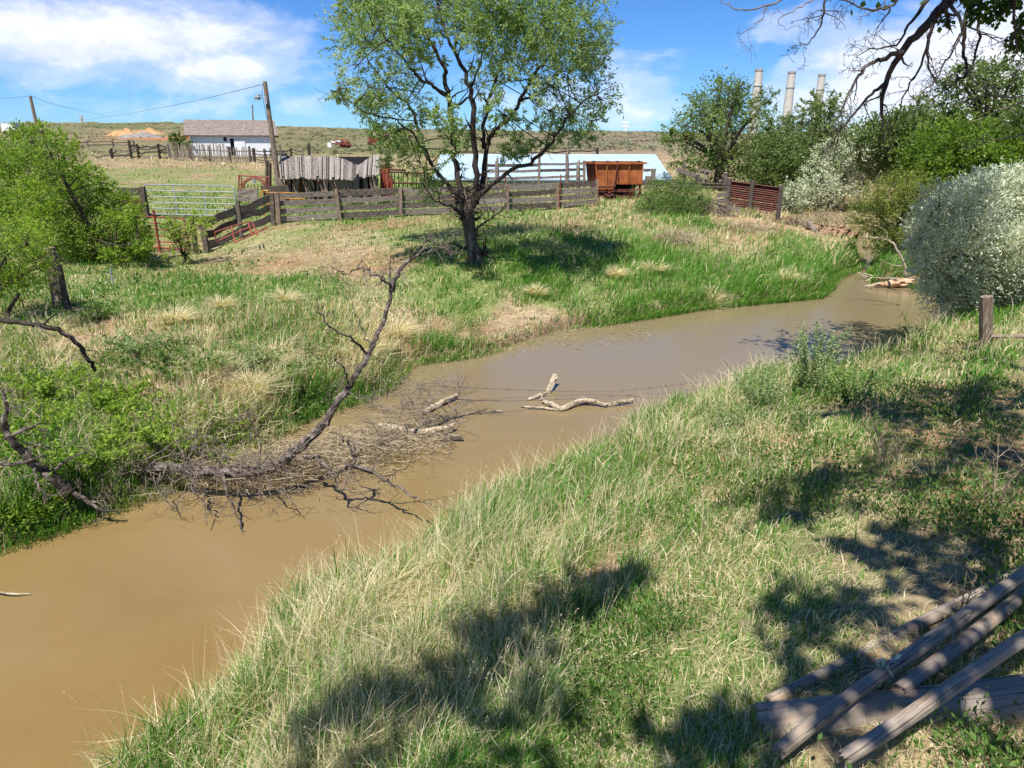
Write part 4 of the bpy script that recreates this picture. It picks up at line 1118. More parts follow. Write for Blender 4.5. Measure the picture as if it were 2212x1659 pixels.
# wooden loading chute frame right of the wagon
t = thing('loading_frame', 'grey timber loading frame with slanting beam behind the green shrub', 'frame', atg(1500, 40))
for (a, b, w, y) in (((1463, 366), (1508, 383), .2, 39.5), ((1479, 352), (1479, 402), .14, 39.6), ((1509, 376), (1509, 412), .18, 39.2), ((1516, 398), (1530, 366), .12, 41), ((1472, 372), (1480, 398), .12, 39.9), ((1567, 373), (1567, 410), .2, 40.2), ((1556, 390), (1556, 412), .14, 39), ((1540, 372), (1503, 366), .1, 41)):
    m = MB(); beam(m, at(a[0], a[1], y), at(b[0], b[1], y + .2), w, w, (0, 1, 0.1), seg=3, jit=.008, rng=rng); m.build('timber', M['fencewood'], t)
for (a, b) in (((1400, 390), (1572, 399)), ((1450, 404), (1575, 405)), ((1395, 396), (1440, 400))):
    m = MB(); tube(m, [at(a[0], a[1], 39), at(b[0], b[1], 39)], .06, 7); m.build('pipe_rail', M['darkwood'], t)
t = thing('timber_frame', 'two post timber frame beside the right end of the wagon', 'frame', atg(1405, 42.5))
for (a, b, w) in (((1412, 366), (1408, 408), .22), ((1400, 380), (1398, 410), .28), ((1390, 368), (1417, 367), .14)):
    m = MB(); beam(m, at(a[0], a[1], 42.5), at(b[0], b[1], 42.5), w, w, (0, 1, .1), seg=3, jit=.01, rng=rng); m.build('timber', M['fencewood'], t)

# rusty steel panel wall at the river bend
t = thing('steel_fence', 'dark red corrugated steel fence ending at the river bend', 'fence', atg(1625, 37.5))
A_, B_ = atg(1570, 38.2), atg(1680, 36.8)
for k in range(3):
    m = MB(); n = 26
    z0 = .12 + k * .42; hh = .40
    V = []; d = nrm(B_ - A_); nn = np.array([d[1], -d[0], 0])
    rows = np.linspace(0, hh, 9)
    for i in range(n + 1):
        p = A_ + (B_ - A_) * i / n
        for j, rz in enumerate(rows): V.append(p + nn * (.02 * math.cos(j * PI)) + [0, 0, z0 + rz])
    V = np.array(V); idx = np.arange((n + 1) * 9).reshape(n + 1, 9)
    Qs = np.stack([idx[:-1, :-1], idx[1:, :-1], idx[1:, 1:], idx[:-1, 1:]], -1).reshape(-1, 4); m.add(V, Qs)
    m.build('steel_sheet', M['rustdark'], t)
for (px, Y, h) in ((1570, 38.1, 1.5), (1619, 37.3, 1.55), (1680, 36.5, 1.6)):
    m = MB(); b = atg(px, Y); tube(m, [b - [0, 0, .3], b + [0, 0, h]], .12, 8); m.build('post', M['darkwood'], t)
m = MB(); tube(m, [A_ + [0, -.05, 1.36], B_ + [0, -.05, 1.36]], .04, 6); m.build('top_rail', M['rustdark'], t)
t = thing('board_stack', 'loose grey boards jutting from the bank below the steel fence', 'boards', atg(1575, 36))
for k, (a, b) in enumerate((((1552, 446), (1594, 452)), ((1556, 455), (1597, 460)), ((1553, 464), (1590, 471)), ((1549, 422), (1571, 420)), ((1549, 434), (1571, 433)))):
    m = MB(); beam(m, at(a[0], a[1], 36.2), at(b[0], b[1], 35.6), .05, .2, seg=3, jit=.008, rng=rng); m.build('board', M['fencewood'], t)

# white farm building on the hill
t = thing('white_building', 'old whitewashed building with a long brown shingle roof', 'building', atg(488, 100))
Yf, Yr, Yb = 98.0, 101.6, 105.2
xl, xr = at(407, 310, Yf)[0], at(578, 310, Yf)[0]
zw = H(0, 291, Yf); zr = H(0, 259, Yr); g0 = gz((xl + xr) / 2, Yf) - .3
m = MB(); c_ = [(xl, Yf), (xr, Yf), (xr, Yb), (xl, Yb)]
xo, xp = 472, 479
def X(px): return at(px, 300, Yf)[0]
zwin0, zwin1 = H(0, 305.5, Yf), H(0, 296, Yf); zd1 = H(0, 299, Yf)
segs = [(xl, X(472), g0, zw), (X(472), X(479), g0, zwin0), (X(472), X(479), zwin1, zw), (X(479), X(485), g0, zw), (X(485), X(493), zd1, zw), (X(493), xr, g0, zw)]
for (a, b, z0, z1) in segs: box(m, ((a + b) / 2, Yf + .1, (z0 + z1) / 2), (b - a, .2, z1 - z0))
box(m, (xr - .1, (Yf + Yb) / 2 + .1, (g0 + zw) / 2), (.2, Yb - Yf - .2, zw - g0)); box(m, (xl + .1, (Yf + Yb) / 2 + .1, (g0 + zw) / 2), (.2, Yb - Yf - .2, zw - g0)); box(m, ((xl + xr) / 2, Yb + .1, (g0 + zw) / 2), (xr - xl, .2, zw - g0))
for xx in (xl + .1, xr - .1): m.add([(xx, Yf, zw), (xx, Yb, zw), (xx, Yr, zr - .15)], [[0, 1, 2]])
w_ = m.build('wall', M['whitewall'], t)
m = MB()
slab(m, (xl - .6, Yf - .4, zw - .08), (xr + .6, Yf - .4, zw - .08), (xr + .2, Yr, zr), (xl - .9, Yr, zr), .12); slab(m, (xl - .9, Yr + .01, zr), (xr + .2, Yr + .01, zr), (xr + .6, Yb + .6, zw - .15), (xl - .6, Yb + .6, zw - .15), .12)
m.build('roof', M['shingle'], t)
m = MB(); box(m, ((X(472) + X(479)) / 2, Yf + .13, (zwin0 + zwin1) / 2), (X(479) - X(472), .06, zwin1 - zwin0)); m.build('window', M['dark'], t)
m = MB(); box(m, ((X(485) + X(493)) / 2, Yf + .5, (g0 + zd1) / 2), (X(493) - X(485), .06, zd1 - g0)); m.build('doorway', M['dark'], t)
m = MB(); box(m, ((X(493.5) + X(515)) / 2, Yf - .06, (g0 + zd1) / 2 - .1), (X(515) - X(493.5), .08, zd1 - g0 - .1)); m.build('sliding_door', M['white'], t)
t.rotation_euler = (0, 0, math.radians(17))

# picket fence and leaning rails in front of it
t = thing('picket_fence', 'old wooden picket fence in front of the white building', 'fence', atg(458, 84))
n = 60; 
for k in range(n):
    px = 366 + (551 - 366) * k / (n - 1) + rng.normal(0, .4); Y = 84 + (k / n) * -2
    b = atg(px, Y); h = 1.55 + rng.normal(0, .12) + (.35 if k < 42 else 0)
    if rng.random() < .06: continue
    m = MB(); beam(m, b - [0, 0, .1], b + [rng.normal(0, .06), 0, h], .085, .03, (0, 1, 0), tint=rng.random()); m.build('picket', M['fencewood'], t)
for hh in (.45, 1.2):
    m = MB(); P = [atg(366 + (551 - 366) * q / 6, 84.1 - 2 * q / 6) + [0, 0, hh] for q in range(7)]; tube(m, P, .05, 5); m.build('rail', M['darkwood'], t)
for q in range(5):
    m = MB(); b = atg(370 + q * 43, 84.2 - .4 * q); tube(m, [b - [0, 0, .2], b + [0, 0, 1.7]], .12, 6); m.build('post', M['darkwood'], t)
fence('rail_fence', 'leaning dark rail fence collapsing left of the picket fence', 'fence', [PB(198, 84, .1), PB(243, 84, 1.1), PB(284, 84, 2.0), PB(300, 84.5, 1.6), PB(345, 84.5, 1.6), PB(366, 84.5, 1.6)], [.35, .7, 1.05, 1.4], .16, .08, pw=.22, mat='darkwood', pmat='darkwood', sag=.14, seed=9, skip=[(0, 1), (0, 2), (0, 3), (1, 3)])
fence('rail_fence', 'short run of dark rails right of the picket fence', 'fence', [PB(551, 82, 1.5), PB(575, 80, 1.5), PB(594, 78, 1.5)], [.3, .6, .9, 1.25], .12, .06, pw=.2, mat='darkwood', pmat='darkwood', sag=.05, seed=10)
fence('far_fence', 'dark rail fence left of the farm feeder on the rise', 'fence', [PB(671, 62, 2.0), PB(701, 62, .95), PB(722, 62, .9)], [.3, .55, .8], .12, .06, pw=.24, mat='darkwood', pmat='darkwood', seed=12)
t = thing('cattle_feeder', 'long dark slatted cattle feeder on the rise above the shed', 'feeder', atg(780, 60))
for k in range(29):
    m = MB(); b = atg(726 + k * 4, 60); beam(m, b, b + [0, 0, .95], .05, .05, (0, 1, 0)); m.build('slat', M['darkwood'], t)
for hh in (.15, .55, .98):
    m = MB(); P = [atg(725 + q * 23, 59.9) + [0, 0, hh] for q in range(6)]; 
    for a, b in zip(P[:-1], P[1:]): beam(m, a, b, .06, .14 if hh < .9 else .18)
    m.build('rail', M['darkwood'], t)
for q in range(4):
    m = MB(); b = atg(726 + q * 37, 59.8); beam(m, b - [0, 0, .2], b + [0, 0, 1.15], .2, .2, (0, 1, 0)); m.build('post', M['postwood'], t)
fence('far_fence', 'distant dark rail fence across the left hillside', 'fence', [PB(px, 118, 1.0) for px in (-30, 25, 80, 135, 190, 245, 290)], [.35, .8], .14, .06, pw=.2, mat='darkwood', pmat='darkwood', sag=.08, seed=13)
fence('far_fence', 'broken dark rails beyond the picket fence', 'fence', [PB(px, 96, 1.1 + .5 * (px == 607)) for px in (586, 607, 630, 655)], [.35, .8], .14, .06, pw=.22, mat='darkwood', pmat='darkwood', sag=.15, seed=14)
fence('far_fence', 'dark fence line behind the willow crown on the hill', 'fence', [PB(px, 80, 1.5) for px in (960, 1030, 1100, 1170, 1230, 1290)], [.4, .8, 1.2], .16, .06, pw=.25, mat='darkwood', pmat='darkwood', sag=.06, seed=15)

# farm junk on the rise
t = thing('farm_machine', 'tangled red and white farm machine on the rise', 'machine', atg(735, 105))
for k in range(16):
    m = MB(); a = at(rng.uniform(709, 758), rng.uniform(300, 315), 105 + rng.normal(0, .6)); b = at(rng.uniform(709, 758), rng.uniform(300, 315), 105 + rng.normal(0, .6)); tube(m, [a, b], .06, 5); m.build('frame_bar', M['redpipe' if k < 9 else 'wire'], t)
for px in (712, 740, 751):
    m = MB(); c_ = at(px, 313, 104.5); tube(m, [c_, c_ + [0, .2, 0]], .45 if px > 715 else .35, 14); m.build('wheel', M['white' if px == 712 else 'rustdark'], t)
m = MB(); box(m, at(727, 306, 105), (1.4, .8, .3)); m.build('hood', M['white'], t)
t = thing('red_wagon', 'small red wagon box parked on the rise', 'wagon', atg(806, 105))
m = MB(); a, b = at(795, 296, 105), at(818, 307, 105)
quadbox(m, [(a[0] - .1, 105, a[2]), (b[0] + .1, 105, a[2]), (b[0] - .15, 105.1, b[2]), (a[0] + .2, 105.1, b[2])], -.08); quadbox(m, [(a[0] - .1, 107, a[2]), (a[0] - .1, 105, a[2]), (a[0] + .2, 105.1, b[2]), (a[0] + .2, 107, b[2])], -.08); quadbox(m, [(b[0] + .1, 105, a[2]), (b[0] + .1, 107, a[2]), (b[0] - .15, 107, b[2]), (b[0] - .15, 105.1, b[2])], -.08); quadbox(m, [(a[0] + .2, 105.1, b[2]), (b[0] - .15, 105.1, b[2]), (b[0] - .15, 107, b[2]), (a[0] + .2, 107, b[2])], .08)
m.build('box_body', M['redpipe'], t)
for px in (798, 815):
    m = MB(); c_ = at(px, 309, 104.9); tube(m, [c_, c_ + [0, .2, 0]], .3, 14); m.build('wheel', M['rustdark'], t)
t = thing('stock_trailer', 'white trailer standing on the far left hillside', 'trailer', atg(28, 150))
m = MB(); b = atg(28, 150); box(m, b + [0, 0, 1.35], (2.6, 2.2, 1.5)); box(m, b + [-1.6, 0, .9], (.8, .1, .1)); m.build('box_body', M['white'], t)
for s in (-.7, .7):
    m = MB(); c_ = b + [s, -1.15, .4]; tube(m, [c_, c_ + [0, .2, 0]], .4, 12); m.build('wheel', M['dark'], t)

# poles and wires
def pole(name, label, top, base, r, cat='pole'):
    t = thing(name, label, cat, base); m = MB(); P = [base + (top - base) * k / 6 for k in range(7)]; P[0] = P[0] - [0, 0, .4]
    tube(m, P, np.linspace(r * 1.15, r * .75, 7), 10, rough=.02, rng=rng); m.build('shaft', M['postwood'], t); return t
topA = at(572, 176, 38); baseA = atg(606, 38)
t = pole('utility_pole', 'brown wooden utility pole with a lamp leaning left behind the corral fence', topA, baseA, .13)
arm0 = topA + (baseA - topA) * .14
arm1 = at(556, 206, 37.8)
m = MB(); tube(m, smooth_path([arm0, at(566, 207, 38), arm1]), .022, 6); ar = m.build('lamp_arm', M['galv'], t)
m = MB(); tube(m, [arm1 + [0, 0, .05], arm1 + [0, 0, -.03], arm1 + [0, 0, -.08], arm1 + [0, 0, -.2]], [.07, .09, .17, .14], 12); m.build('lamp_head', M['galv'], ar)
m = MB(); box(m, arm0 + [-.02, -.16, -.1], (.12, .1, .3)); m.build('insulator_bracket', M['galv'], t)
topB = at(65, 207, 85); baseB = atg(95, 85)
pole('utility_pole', 'dark utility pole leaning left on the far left hillside', topB, baseB, .2)
pole('utility_pole', 'thin distant pole rising behind the white building', at(545, 226, 125), atg(549, 125), .13)
def wire(name, label, P, r):
    m = MB(); tube(m, smooth_path(P, 5), r, 4); tag(m.build(name, M['wire']), label, 'wire')
wire('power_line', 'thin power line dropping left from the leaning pole over the hill', [topA + [0, 0, -.1], at(500, 199, 50), at(420, 218, 68), at(340, 234, 95), at(250, 250, 140), at(140, 264, 240)], .016)
wire('power_line', 'thin power line from the far left pole out of the picture', [topB, at(30, 211, 88), at(-40, 213, 92)], .016)
wire('power_line', 'thin power line sloping right from the far left pole', [topB, at(120, 226, 120), at(180, 240, 180), at(235, 252, 250)], .025)
wire('power_line', 'loose wire hanging beside the leaning pole', [topA + [-.05, -.15, -.15], at(566, 200, 37.8), at(573, 240, 37.8), at(577, 258, 37.9)], .012)
def pylon(label, px, ytop, ybase, Y, r, arms, mat):
    t = thing('power_pylon', label, 'pylon', at(px, ybase + 4, Y)); a = at(px, ytop, Y); b = at(px, ybase + 12, Y); hgt = a[2] - b[2]
    m = MB()
    for s in (-1, 1): tube(m, [b + [s * hgt * .05, 0, 0], a + [s * hgt * .02, 0, 0]], r, 4)
    for k in range(10):
        f0, f1 = k / 10, (k + 1) / 10; s = 1 if k % 2 else -1
        tube(m, [b + [s * hgt * (.05 - .03 * f0), 0, hgt * f0], b + [-s * hgt * (.05 - .03 * f1), 0, hgt * f1]], r * .7, 4)
    m.build('mast', M[mat], t)
    for (dy, w) in arms:
        m = MB(); c_ = at(px, ytop + dy, Y); l = (at(px + w, ytop + dy, Y)[0] - c_[0]); tube(m, [c_ - [l, 0, 0], c_ + [0, 0, abs(l) * .08], c_ + [l, 0, 0]], r, 4); m.build('cross_arm', M[mat], t)
pylon('white lattice pylon on the ridge right of the willow', 1352, 265, 292, 420, .25, [(0, 8), (10, 9), (24, 15)], 'white')
pylon('tiny grey pylon on the ridge at far left', 177, 248, 266, 420, .25, [(2, 3), (7, 3)], 'concrete')

# three power station stacks far behind the trees
for k, (px, ytop, w, lab, Y) in enumerate([(1640, 149, 15, 'leftmost of three tall concrete smokestacks', 1300), (1711, 154, 14.5, 'middle one of three tall concrete smokestacks', 1340), (1776, 160, 13.5, 'rightmost of three tall concrete smokestacks', 1380)]):
    top = at(px, ytop, Y); base = np.array([top[0], top[1], gz(top[0], top[1]) - 2])
    rt = w / 2 / F * Y * 1.0; rb = rt * 1.55; hgt = top[2] - base[2]
    t = thing('smokestack', lab + ' beyond the ridge', 'chimney', base, 'power station smokestacks')
    m = MB(); fr = np.linspace(0, 1, 12); tube(m, [base + [0, 0, hgt * f * .985] for f in fr], rb + (rt - rb) * fr ** .8, 32); shf = m.build('shaft', M['concrete'], t, smooth=False)
    m = MB(); tube(m, [top - [0, 0, hgt * .03], top - [0, 0, hgt * .028], top - [0, 0, hgt * .012], top], [rt * 1.02, rt * 1.1, rt * 1.1, rt * 1.06], 32); m.build('rim', M['stackband'], shf)
    m = MB(); zz = top - [0, 0, hgt * .22]; tube(m, [zz, zz + [0, 0, hgt * .006]], rt * 1.22, 32); m.build('platform', M['stackband'], shf)
    m = MB(); zz = top - [0, 0, hgt * .75]; tube(m, [zz, zz + [0, 0, hgt * .012]], rt * 1.60, 32); m.build('platform', M['stackband'], shf)

# diggings on the left hillside
for (px, Y, sx_, sy_, h, mt, lab) in [(272, 158, 3.6, 3.0, 1.5, 'ochre', 'ochre heap of dug earth on the left hillside'), (305, 152, 5.5, 3.0, .95, 'gravel', 'grey gravel heap right of the ochre earth'), (320, 165, 3.2, 3.0, 1.2, 'ochre', 'smaller ochre mound behind the grey gravel')]:
    b = atg(px, Y); nx = 34; V = []
    for i in range(nx):
        for j in range(nx):
            u, v = i / (nx - 1) * 2 - 1, j / (nx - 1) * 2 - 1; q = math.hypot(u, v)
            x_, y_ = b[0] + u * sx_, b[1] + v * sy_; V.append((x_, y_, h * max(0, 1 - q) ** 1.1 * (1 + .25 * math.sin(u * 7 + v * 3) + .2 * math.sin(v * 9 - u * 4))))
    V = np.array(V); V[:, 2] += height(V[:, 0], V[:, 1]) - .06; idx = np.arange(nx * nx).reshape(nx, nx); Qs = np.stack([idx[:-1, :-1], idx[1:, :-1], idx[1:, 1:], idx[:-1, 1:]], -1).reshape(-1, 4)
    m = MB(); m.add(V, Qs); tag(m.build('earth_mound', M[mt], smooth=True), lab, 'mound')

# ------------------------------------------------------------------ trees and shrubs
def inball(n, g, shell=0.35):
    v = g.normal(0, 1, (n, 3)); v /= np.linalg.norm(v, axis=1)[:, None]
    return v * (shell + (1 - shell) * g.random(n) ** 0.6)[:, None]
def shoots(mb, wood, cl, g, n, size, aspect, t0, up=.35, reach=(.7, 1.5), per=34):
    """leafy shoots standing out of the outline"""
    for q in range(n):
        c, rad, w = cl[g.integers(len(cl))]; rad = np.array(rad)
        d = g.normal(0, 1, 3) + [0, 0, up]; d /= np.linalg.norm(d); a = c + d * rad * reach[0] * .6; b = c + d * rad * g.uniform(1.1, reach[1]) + g.normal(0, .08, 3) * rad
        t = g.random(per)[:, None] ** .8; P = a + (b - a) * t + g.normal(0, .045, (per, 3)) * rad.mean() * (1.2 - t)
        leaves(mb, P, size, g, aspect, np.clip(t0 + g.normal(0, .12) + g.normal(0, .14, per), 0, 1), 0, dirs=np.repeat(nrm(b - a)[None], per, 0) * .9)
        tube(wood, [a, (a + b) / 2, b], [size * .06, size * .045, size * .02], 3, cap=False)
def crown_mesh(mb, wood, clumps, anchors, g, size, per, tips_per=14, aspect=0.35, tint0=0.5, droop=0.3, rmin=0.006, spread=0.12, gapk=0.15, nscale=1.3, twig=True):
    """clumps: [(centre, (rx,ry,rz), weight)]. Leaves gather on little sprays; every clump hangs on twigs from the nearest limb point."""
    anchors = np.array(anchors)
    for (c, rad, wgt) in clumps:
        c = np.array(c); rad = np.array(rad)
        ns = max(6, int(per * wgt))
        S_ = c + inball(ns, g) * rad
        nz = vnoise(S_, nscale, 77)
        S_ = S_[nz > -gapk + g.normal(0, .15, ns) - .25]
        if not len(S_): continue
        ct = np.clip(tint0 + g.normal(0, .07), 0, 1)
        k = tips_per
        dr = (S_ - c) / rad * .7 + g.normal(0, .55, S_.shape) + [.22, 0, .15 - droop * .9]; dr /= np.linalg.norm(dr, axis=1)[:, None]
        sl = rad.mean() * spread * 4.2; tt = np.tile(np.linspace(0, 1, k), len(S_))[:, None] * g.uniform(.5, 1.2, (len(S_) * k, 1))
        dk = np.repeat(dr, k, 0)
        L = np.repeat(S_, k, 0) + dk * tt * sl + g.normal(0, 1, (len(S_) * k, 3)) * sl * .12 - np.array([0, 0, 1.0]) * (tt ** 2) * sl * .35 * max(droop, 0)
        tn = np.clip(ct + np.repeat(g.normal(0, .13, len(S_)), k) + g.normal(0, .14, len(L)), 0, 1)
        leaves(mb, L, size, g, aspect, tn, droop, dirs=dk * .8)
        if twig:
            j = np.argmin(((anchors - c) ** 2).sum(1)); a = anchors[j]
            mid = (a + c) / 2 + g.normal(0, .1, 3) * rad.mean()
            tube(wood, smooth_path([a, mid, c]), np.linspace(rmin * 3.2, rmin * 1.4, 7), 5, cap=False)
            for s_ in S_[:: max(1, len(S_) // 7)][:8]:
                q = c + (s_ - c) * .4 + g.normal(0, .12, 3) * rad
                tube(wood, smooth_path([mid * .4 + c * .6, q, s_], 2), np.linspace(rmin * 1.6, rmin * .5, 5), 4, cap=False)

# the big willow in the middle
g = np.random.default_rng(100)
base = ground_at(1030, 573); BY = base[1]
limbs = {
 'trunk': [(1030, 583, BY, .36), (1027, 565, BY, .27), (1016, 508, BY, .22), (1009, 455, BY, .24), (1008, 430, BY, .22), (1003, 405, BY, .12)],
 'a': [(1006, 440, BY, .17), (998, 417, BY, .155), (984, 363, BY + .1, .14), (980, 308, BY + .2, .13), (969, 218, BY + .2, .12), (962, 181, BY, .11), (958, 145, BY - .1, .09), (922, 73, BY - .4, .07), (893, 22, BY - .6, .05), (875, -50, BY - .8, .03)],
 'b': [(1014, 445, BY, .17), (1031, 425, BY, .16), (1031, 381, BY - .2, .145), (1022, 290, BY - .4, .13), (1020, 218, BY - .5, .12), (1009, 174, BY - .5, .10), (980, 109, BY - .4, .08), (958, 54, BY - .3, .065), (944, 0, BY, .05), (940, -80, BY, .03)],
 'c': [(1016, 440, BY, .17), (1037, 415, BY + .1, .15), (1045, 363, BY + .2, .13), (1056, 308, BY + .2, .11), (1067, 283, BY, .10), (1096, 261, BY - .2, .09), (1125, 218, BY - .5, .08), (1147, 167, BY - .8, .065), (1176, 138, BY - .9, .05), (1198, 100, BY - 1, .035), (1225, 50, BY - 1, .02)],
 'd': [(1018, 448, BY, .16), (1040, 421, BY - .2, .12), (1089, 377, BY - .5, .10), (1143, 352, BY - .8, .09), (1176, 326, BY - 1, .075), (1205, 283, BY - 1.2, .06), (1234, 243, BY - 1.3, .045), (1278, 207, BY - 1.4, .03), (1325, 185, BY - 1.4, .015)],
 'e': [(1003, 430, BY, .15), (970, 400, BY + .6, .10), (930, 352, BY + .8, .09), (908, 290, BY + 1, .08), (886, 232, BY + 1.2, .07), (846, 196, BY + 1.3, .055), (810, 152, BY + 1.4, .04), (784, 105, BY + 1.5, .02)],
 'f': [(968, 210, BY + .2, .09), (937, 189, BY - .1, .08), (908, 170, BY - .3, .07), (886, 145, BY - .6, .055), (842, 94, BY - .9, .04), (805, 55, BY - 1, .02)],
 'h': [(950, 380, BY - .3, .06), (915, 326, BY - .8, .05), (886, 283, BY - 1.2, .045), (846, 254, BY - 1.5, .035), (792, 247, BY - 1.7, .028), (755, 218, BY - 1.8, .02), (714, 196, BY - 1.9, .01)],
 'i': [(1045, 320, BY + .3, .10), (1045, 260, BY + .8, .08), (1060, 200, BY + 1.2, .07), (1082, 145, BY + 1.4, .06), (1096, 91, BY + 1.5, .045), (1125, 36, BY + 1.6, .03), (1140, -40, BY + 1.6, .02)],
 'j': [(962, 181, BY, .07), (978, 230, BY - .1, .075), (1005, 215, BY - .3, .05), (1030, 160, BY - .4, .04), (1048, 100, BY - .5, .03), (1065, 40, BY - .5, .02)],
 'k': [(1125, 218, BY - .5, .06), (1160, 200, BY - .3, .045), (1210, 170, BY, .03), (1260, 130, BY + .2, .015)],
 'l': [(1004, 470, BY - .1, .09), (975, 448, BY - .5, .05), (940, 432, BY - .9, .035), (915, 400, BY - 1.2, .02)],
 'm': [(1022, 500, BY, .08), (1060, 470, BY - .5, .04), (1095, 445, BY - .8, .02)],
}
tw = thing('willow_tree', 'big spreading willow with dark limbs standing alone on the far bank', 'tree', onground(base))
anch = []
wood = MB()
for nme, L in limbs.items():
    P, R = ppath(L, 4, 0.0, g)
    sides = 14 if nme == 'trunk' else 9
    m = MB(); R2 = R * (1 + g.normal(0, .03, len(R))) * (.84 if nme == 'trunk' else .62)
    if len(P) > 4 and nme != 'trunk': P[2:-1] += g.normal(0, .03, (len(P) - 3, 3))
    tube(m, P, R2, sides, rough=.05, rng=g)
    m.build('trunk' if nme == 'trunk' else 'limb', M['bark' if nme == 'trunk' else 'bark_dark'], tw, smooth=True)
    if nme != 'trunk': anch += list(P[len(P) // 3:]); 
    twigs(wood, P, R, g, 10 if nme != 'trunk' else 26, 1.1 if nme != 'trunk' else .9, 2, .9, 0.02, .3, .006, tips=None, sides=4)
# burr of dead sprigs round the fork
for q in range(150):
    p = at(g.normal(1008, 17), g.uniform(385, 480), BY + g.normal(0, .25)); d = g.normal(0, 1, 3); d[2] = abs(d[2]) * .3 - .1; d = nrm(d)
    L = g.uniform(.3, 1.0); tube(wood, [p, p + d * L * .5 + g.normal(0, .05, 3), p + d * L + g.normal(0, .12, 3) - [0, 0, .1]], [.010, .007, .004], 4, cap=False)
wclumps = [(775, 50, 45), (760, 95, 38), (800, 100, 45), (765, 150, 40), (800, 180, 42), (735, 190, 28), (830, 60, 40), (850, 130, 40), (850, 190, 35), (810, 230, 30), (880, 60, 35), (890, 110, 30), (830, 5, 45), (900, -20, 50), (980, -50, 60), (1060, -55, 60), (1140, -40, 60), (1210, -20, 55), (1260, 20, 45), (1278, 70, 38), (1240, 90, 50), (1190, 60, 50), (1130, 40, 50), (1070, 50, 45), (1030, 100, 30), (1060, 140, 35), (1100, 110, 45), (1170, 140, 45), (1230, 150, 40), (1280, 120, 28), (1290, 190, 34), (1300, 225, 28), (1250, 225, 32), (1240, 270, 30), (1285, 265, 26), (1215, 220, 28), (1185, 290, 22), (1110, 335, 20), (1150, 215, 24), (1060, 200, 26), (1080, 240, 20), (958, 250, 25), (985, 300, 26), (925, 378, 36), (850, 320, 40), (862, 350, 30), (830, 295, 28), (880, 300, 28), (900, 250, 20), (1100, 290, 22), (985, 335, 22), (1040, 180, 26), (1120, 312, 22), (1020, 20, 36), (960, 0, 36), (935, 60, 22), (905, 345, 28), (720, 200, 18), (785, 215, 22), (1255, 300, 20), (1000, 60, 24), (870, 150, 26), (870, -30, 50), (1180, 180, 30), (900, 200, 22), (945, 120, 20), (1090, 175, 26), (780, 0, 35), (925, 405, 24), (1040, 260, 18), (1140, 260, 22), (1205, 250, 24), (850, -110, 60), (950, -130, 60), (1050, -140, 65), (1150, -130, 60), (1230, -100, 50), (900, -200, 50), (1000, -220, 55), (1100, -220, 55), (1180, -180, 45)]
cl = []
for i, (a, b, r) in enumerate(wclumps):
    low = 1 if b > 280 else 0
    dY = g.uniform(-4.3, 4.6) * math.sqrt(max(0.05, 1 - ((a - 1010) / 340) ** 2)) if not low else g.uniform(-.8, 1.2)
    Y = BY + dY; c_ = at(a, b, Y); R_ = r / F * Y * 1.2
    cl.append((c_, (R_, R_ * 1.1, R_ * .85), (r / 40) ** 2))
cm = MB()
crown_mesh(cm, wood, cl, anch, g, 0.112, 106, 20, 0.30, 0.66, 0.12, 0.006, 0.13, -0.16, 2.3)
shoots(cm, wood, cl, g, 330, .112, .3, .68, .2, (.8, 1.4), 30)
wood.build('branches', M['bark_dark'], tw)
cm.build('crown', M['willow'], tw)

def auto_tree(name, label, cat, basepx, Y, clumps, mat, size, per, tint0=.5, trunk_r=.2, group=None, aspect=.5, lean=0, depth=1.6, bark='bark', tips=14, seed=0, limbs_n=5, droop=.1, spread=.17, ntr=1, rs=1.12):
    """clumps in picture places with radius; the trunk forks towards them"""
    g = np.random.default_rng(seed + 500)
    b = atg(basepx, Y)
    t = thing(name, label, cat, b, group)
    cl = []; pts = []
    for (a, q, r) in clumps:
        YY = Y + g.uniform(-depth, depth); c_ = at(a, q, YY); R_ = r / F * YY * 1.12 * rs
        c_[2] = max(c_[2], gz(c_[0], c_[1]) + R_ * .3)
        cl.append((c_, (R_, R_ * 1.1, R_ * .85), (r / 40) ** 2)); pts.append(c_)
    pts = np.array(pts); cen = pts.mean(0); ztop = pts[:, 2].max()
    for q in range(ntr):
        o = np.array([g.normal(0, .5), g.normal(0, .4), 0]) * (ntr > 1)
        fork = b + o + (cen - b) * np.array([.35, .35, 0]) + [0, 0, (cen[2] - b[2]) * .45]
        m = MB(); P = smooth_path([b + o - [0, 0, .3], b + o + [0, 0, .05], (b + o) * .5 + fork * .5 + g.normal(0, .08, 3), fork], 4)
        tube(m, P, np.linspace(trunk_r * 1.2, trunk_r * .8, len(P)), 10, rough=.05, rng=g); m.build('trunk', M[bark], t, smooth=True)
    anch = []; wood = MB()
    order = g.permutation(len(pts))[:limbs_n]
    for i in order:
        e = pts[i]; mid = fork * .5 + e * .5 + [0, 0, g.uniform(.05, .25) * (e[2] - fork[2] + .5)] + g.normal(0, .15, 3)
        P = smooth_path([fork - [0, 0, .1], mid, e], 5); R = np.linspace(trunk_r * .65, trunk_r * .12, len(P))
        tube(wood, P, R, 7, rough=.04, rng=g, cap=False); anch += list(P[2:])
        twigs(wood, P, R, g, 5, .9, 2, .9, 0, .3, .006)
    cm = MB()
    crown_mesh(cm, wood, cl, anch, g, size * .85, int(per * 1.9), tips, aspect * .85, tint0, droop, .008, spread)
    shoots(cm, wood, cl, g, 5 * len(cl), size * .85, aspect * .85, tint0 + .05)
    wood.build('branches', M['bark_dark'], t)
    cm.build('crown', M[mat], t)
    return t
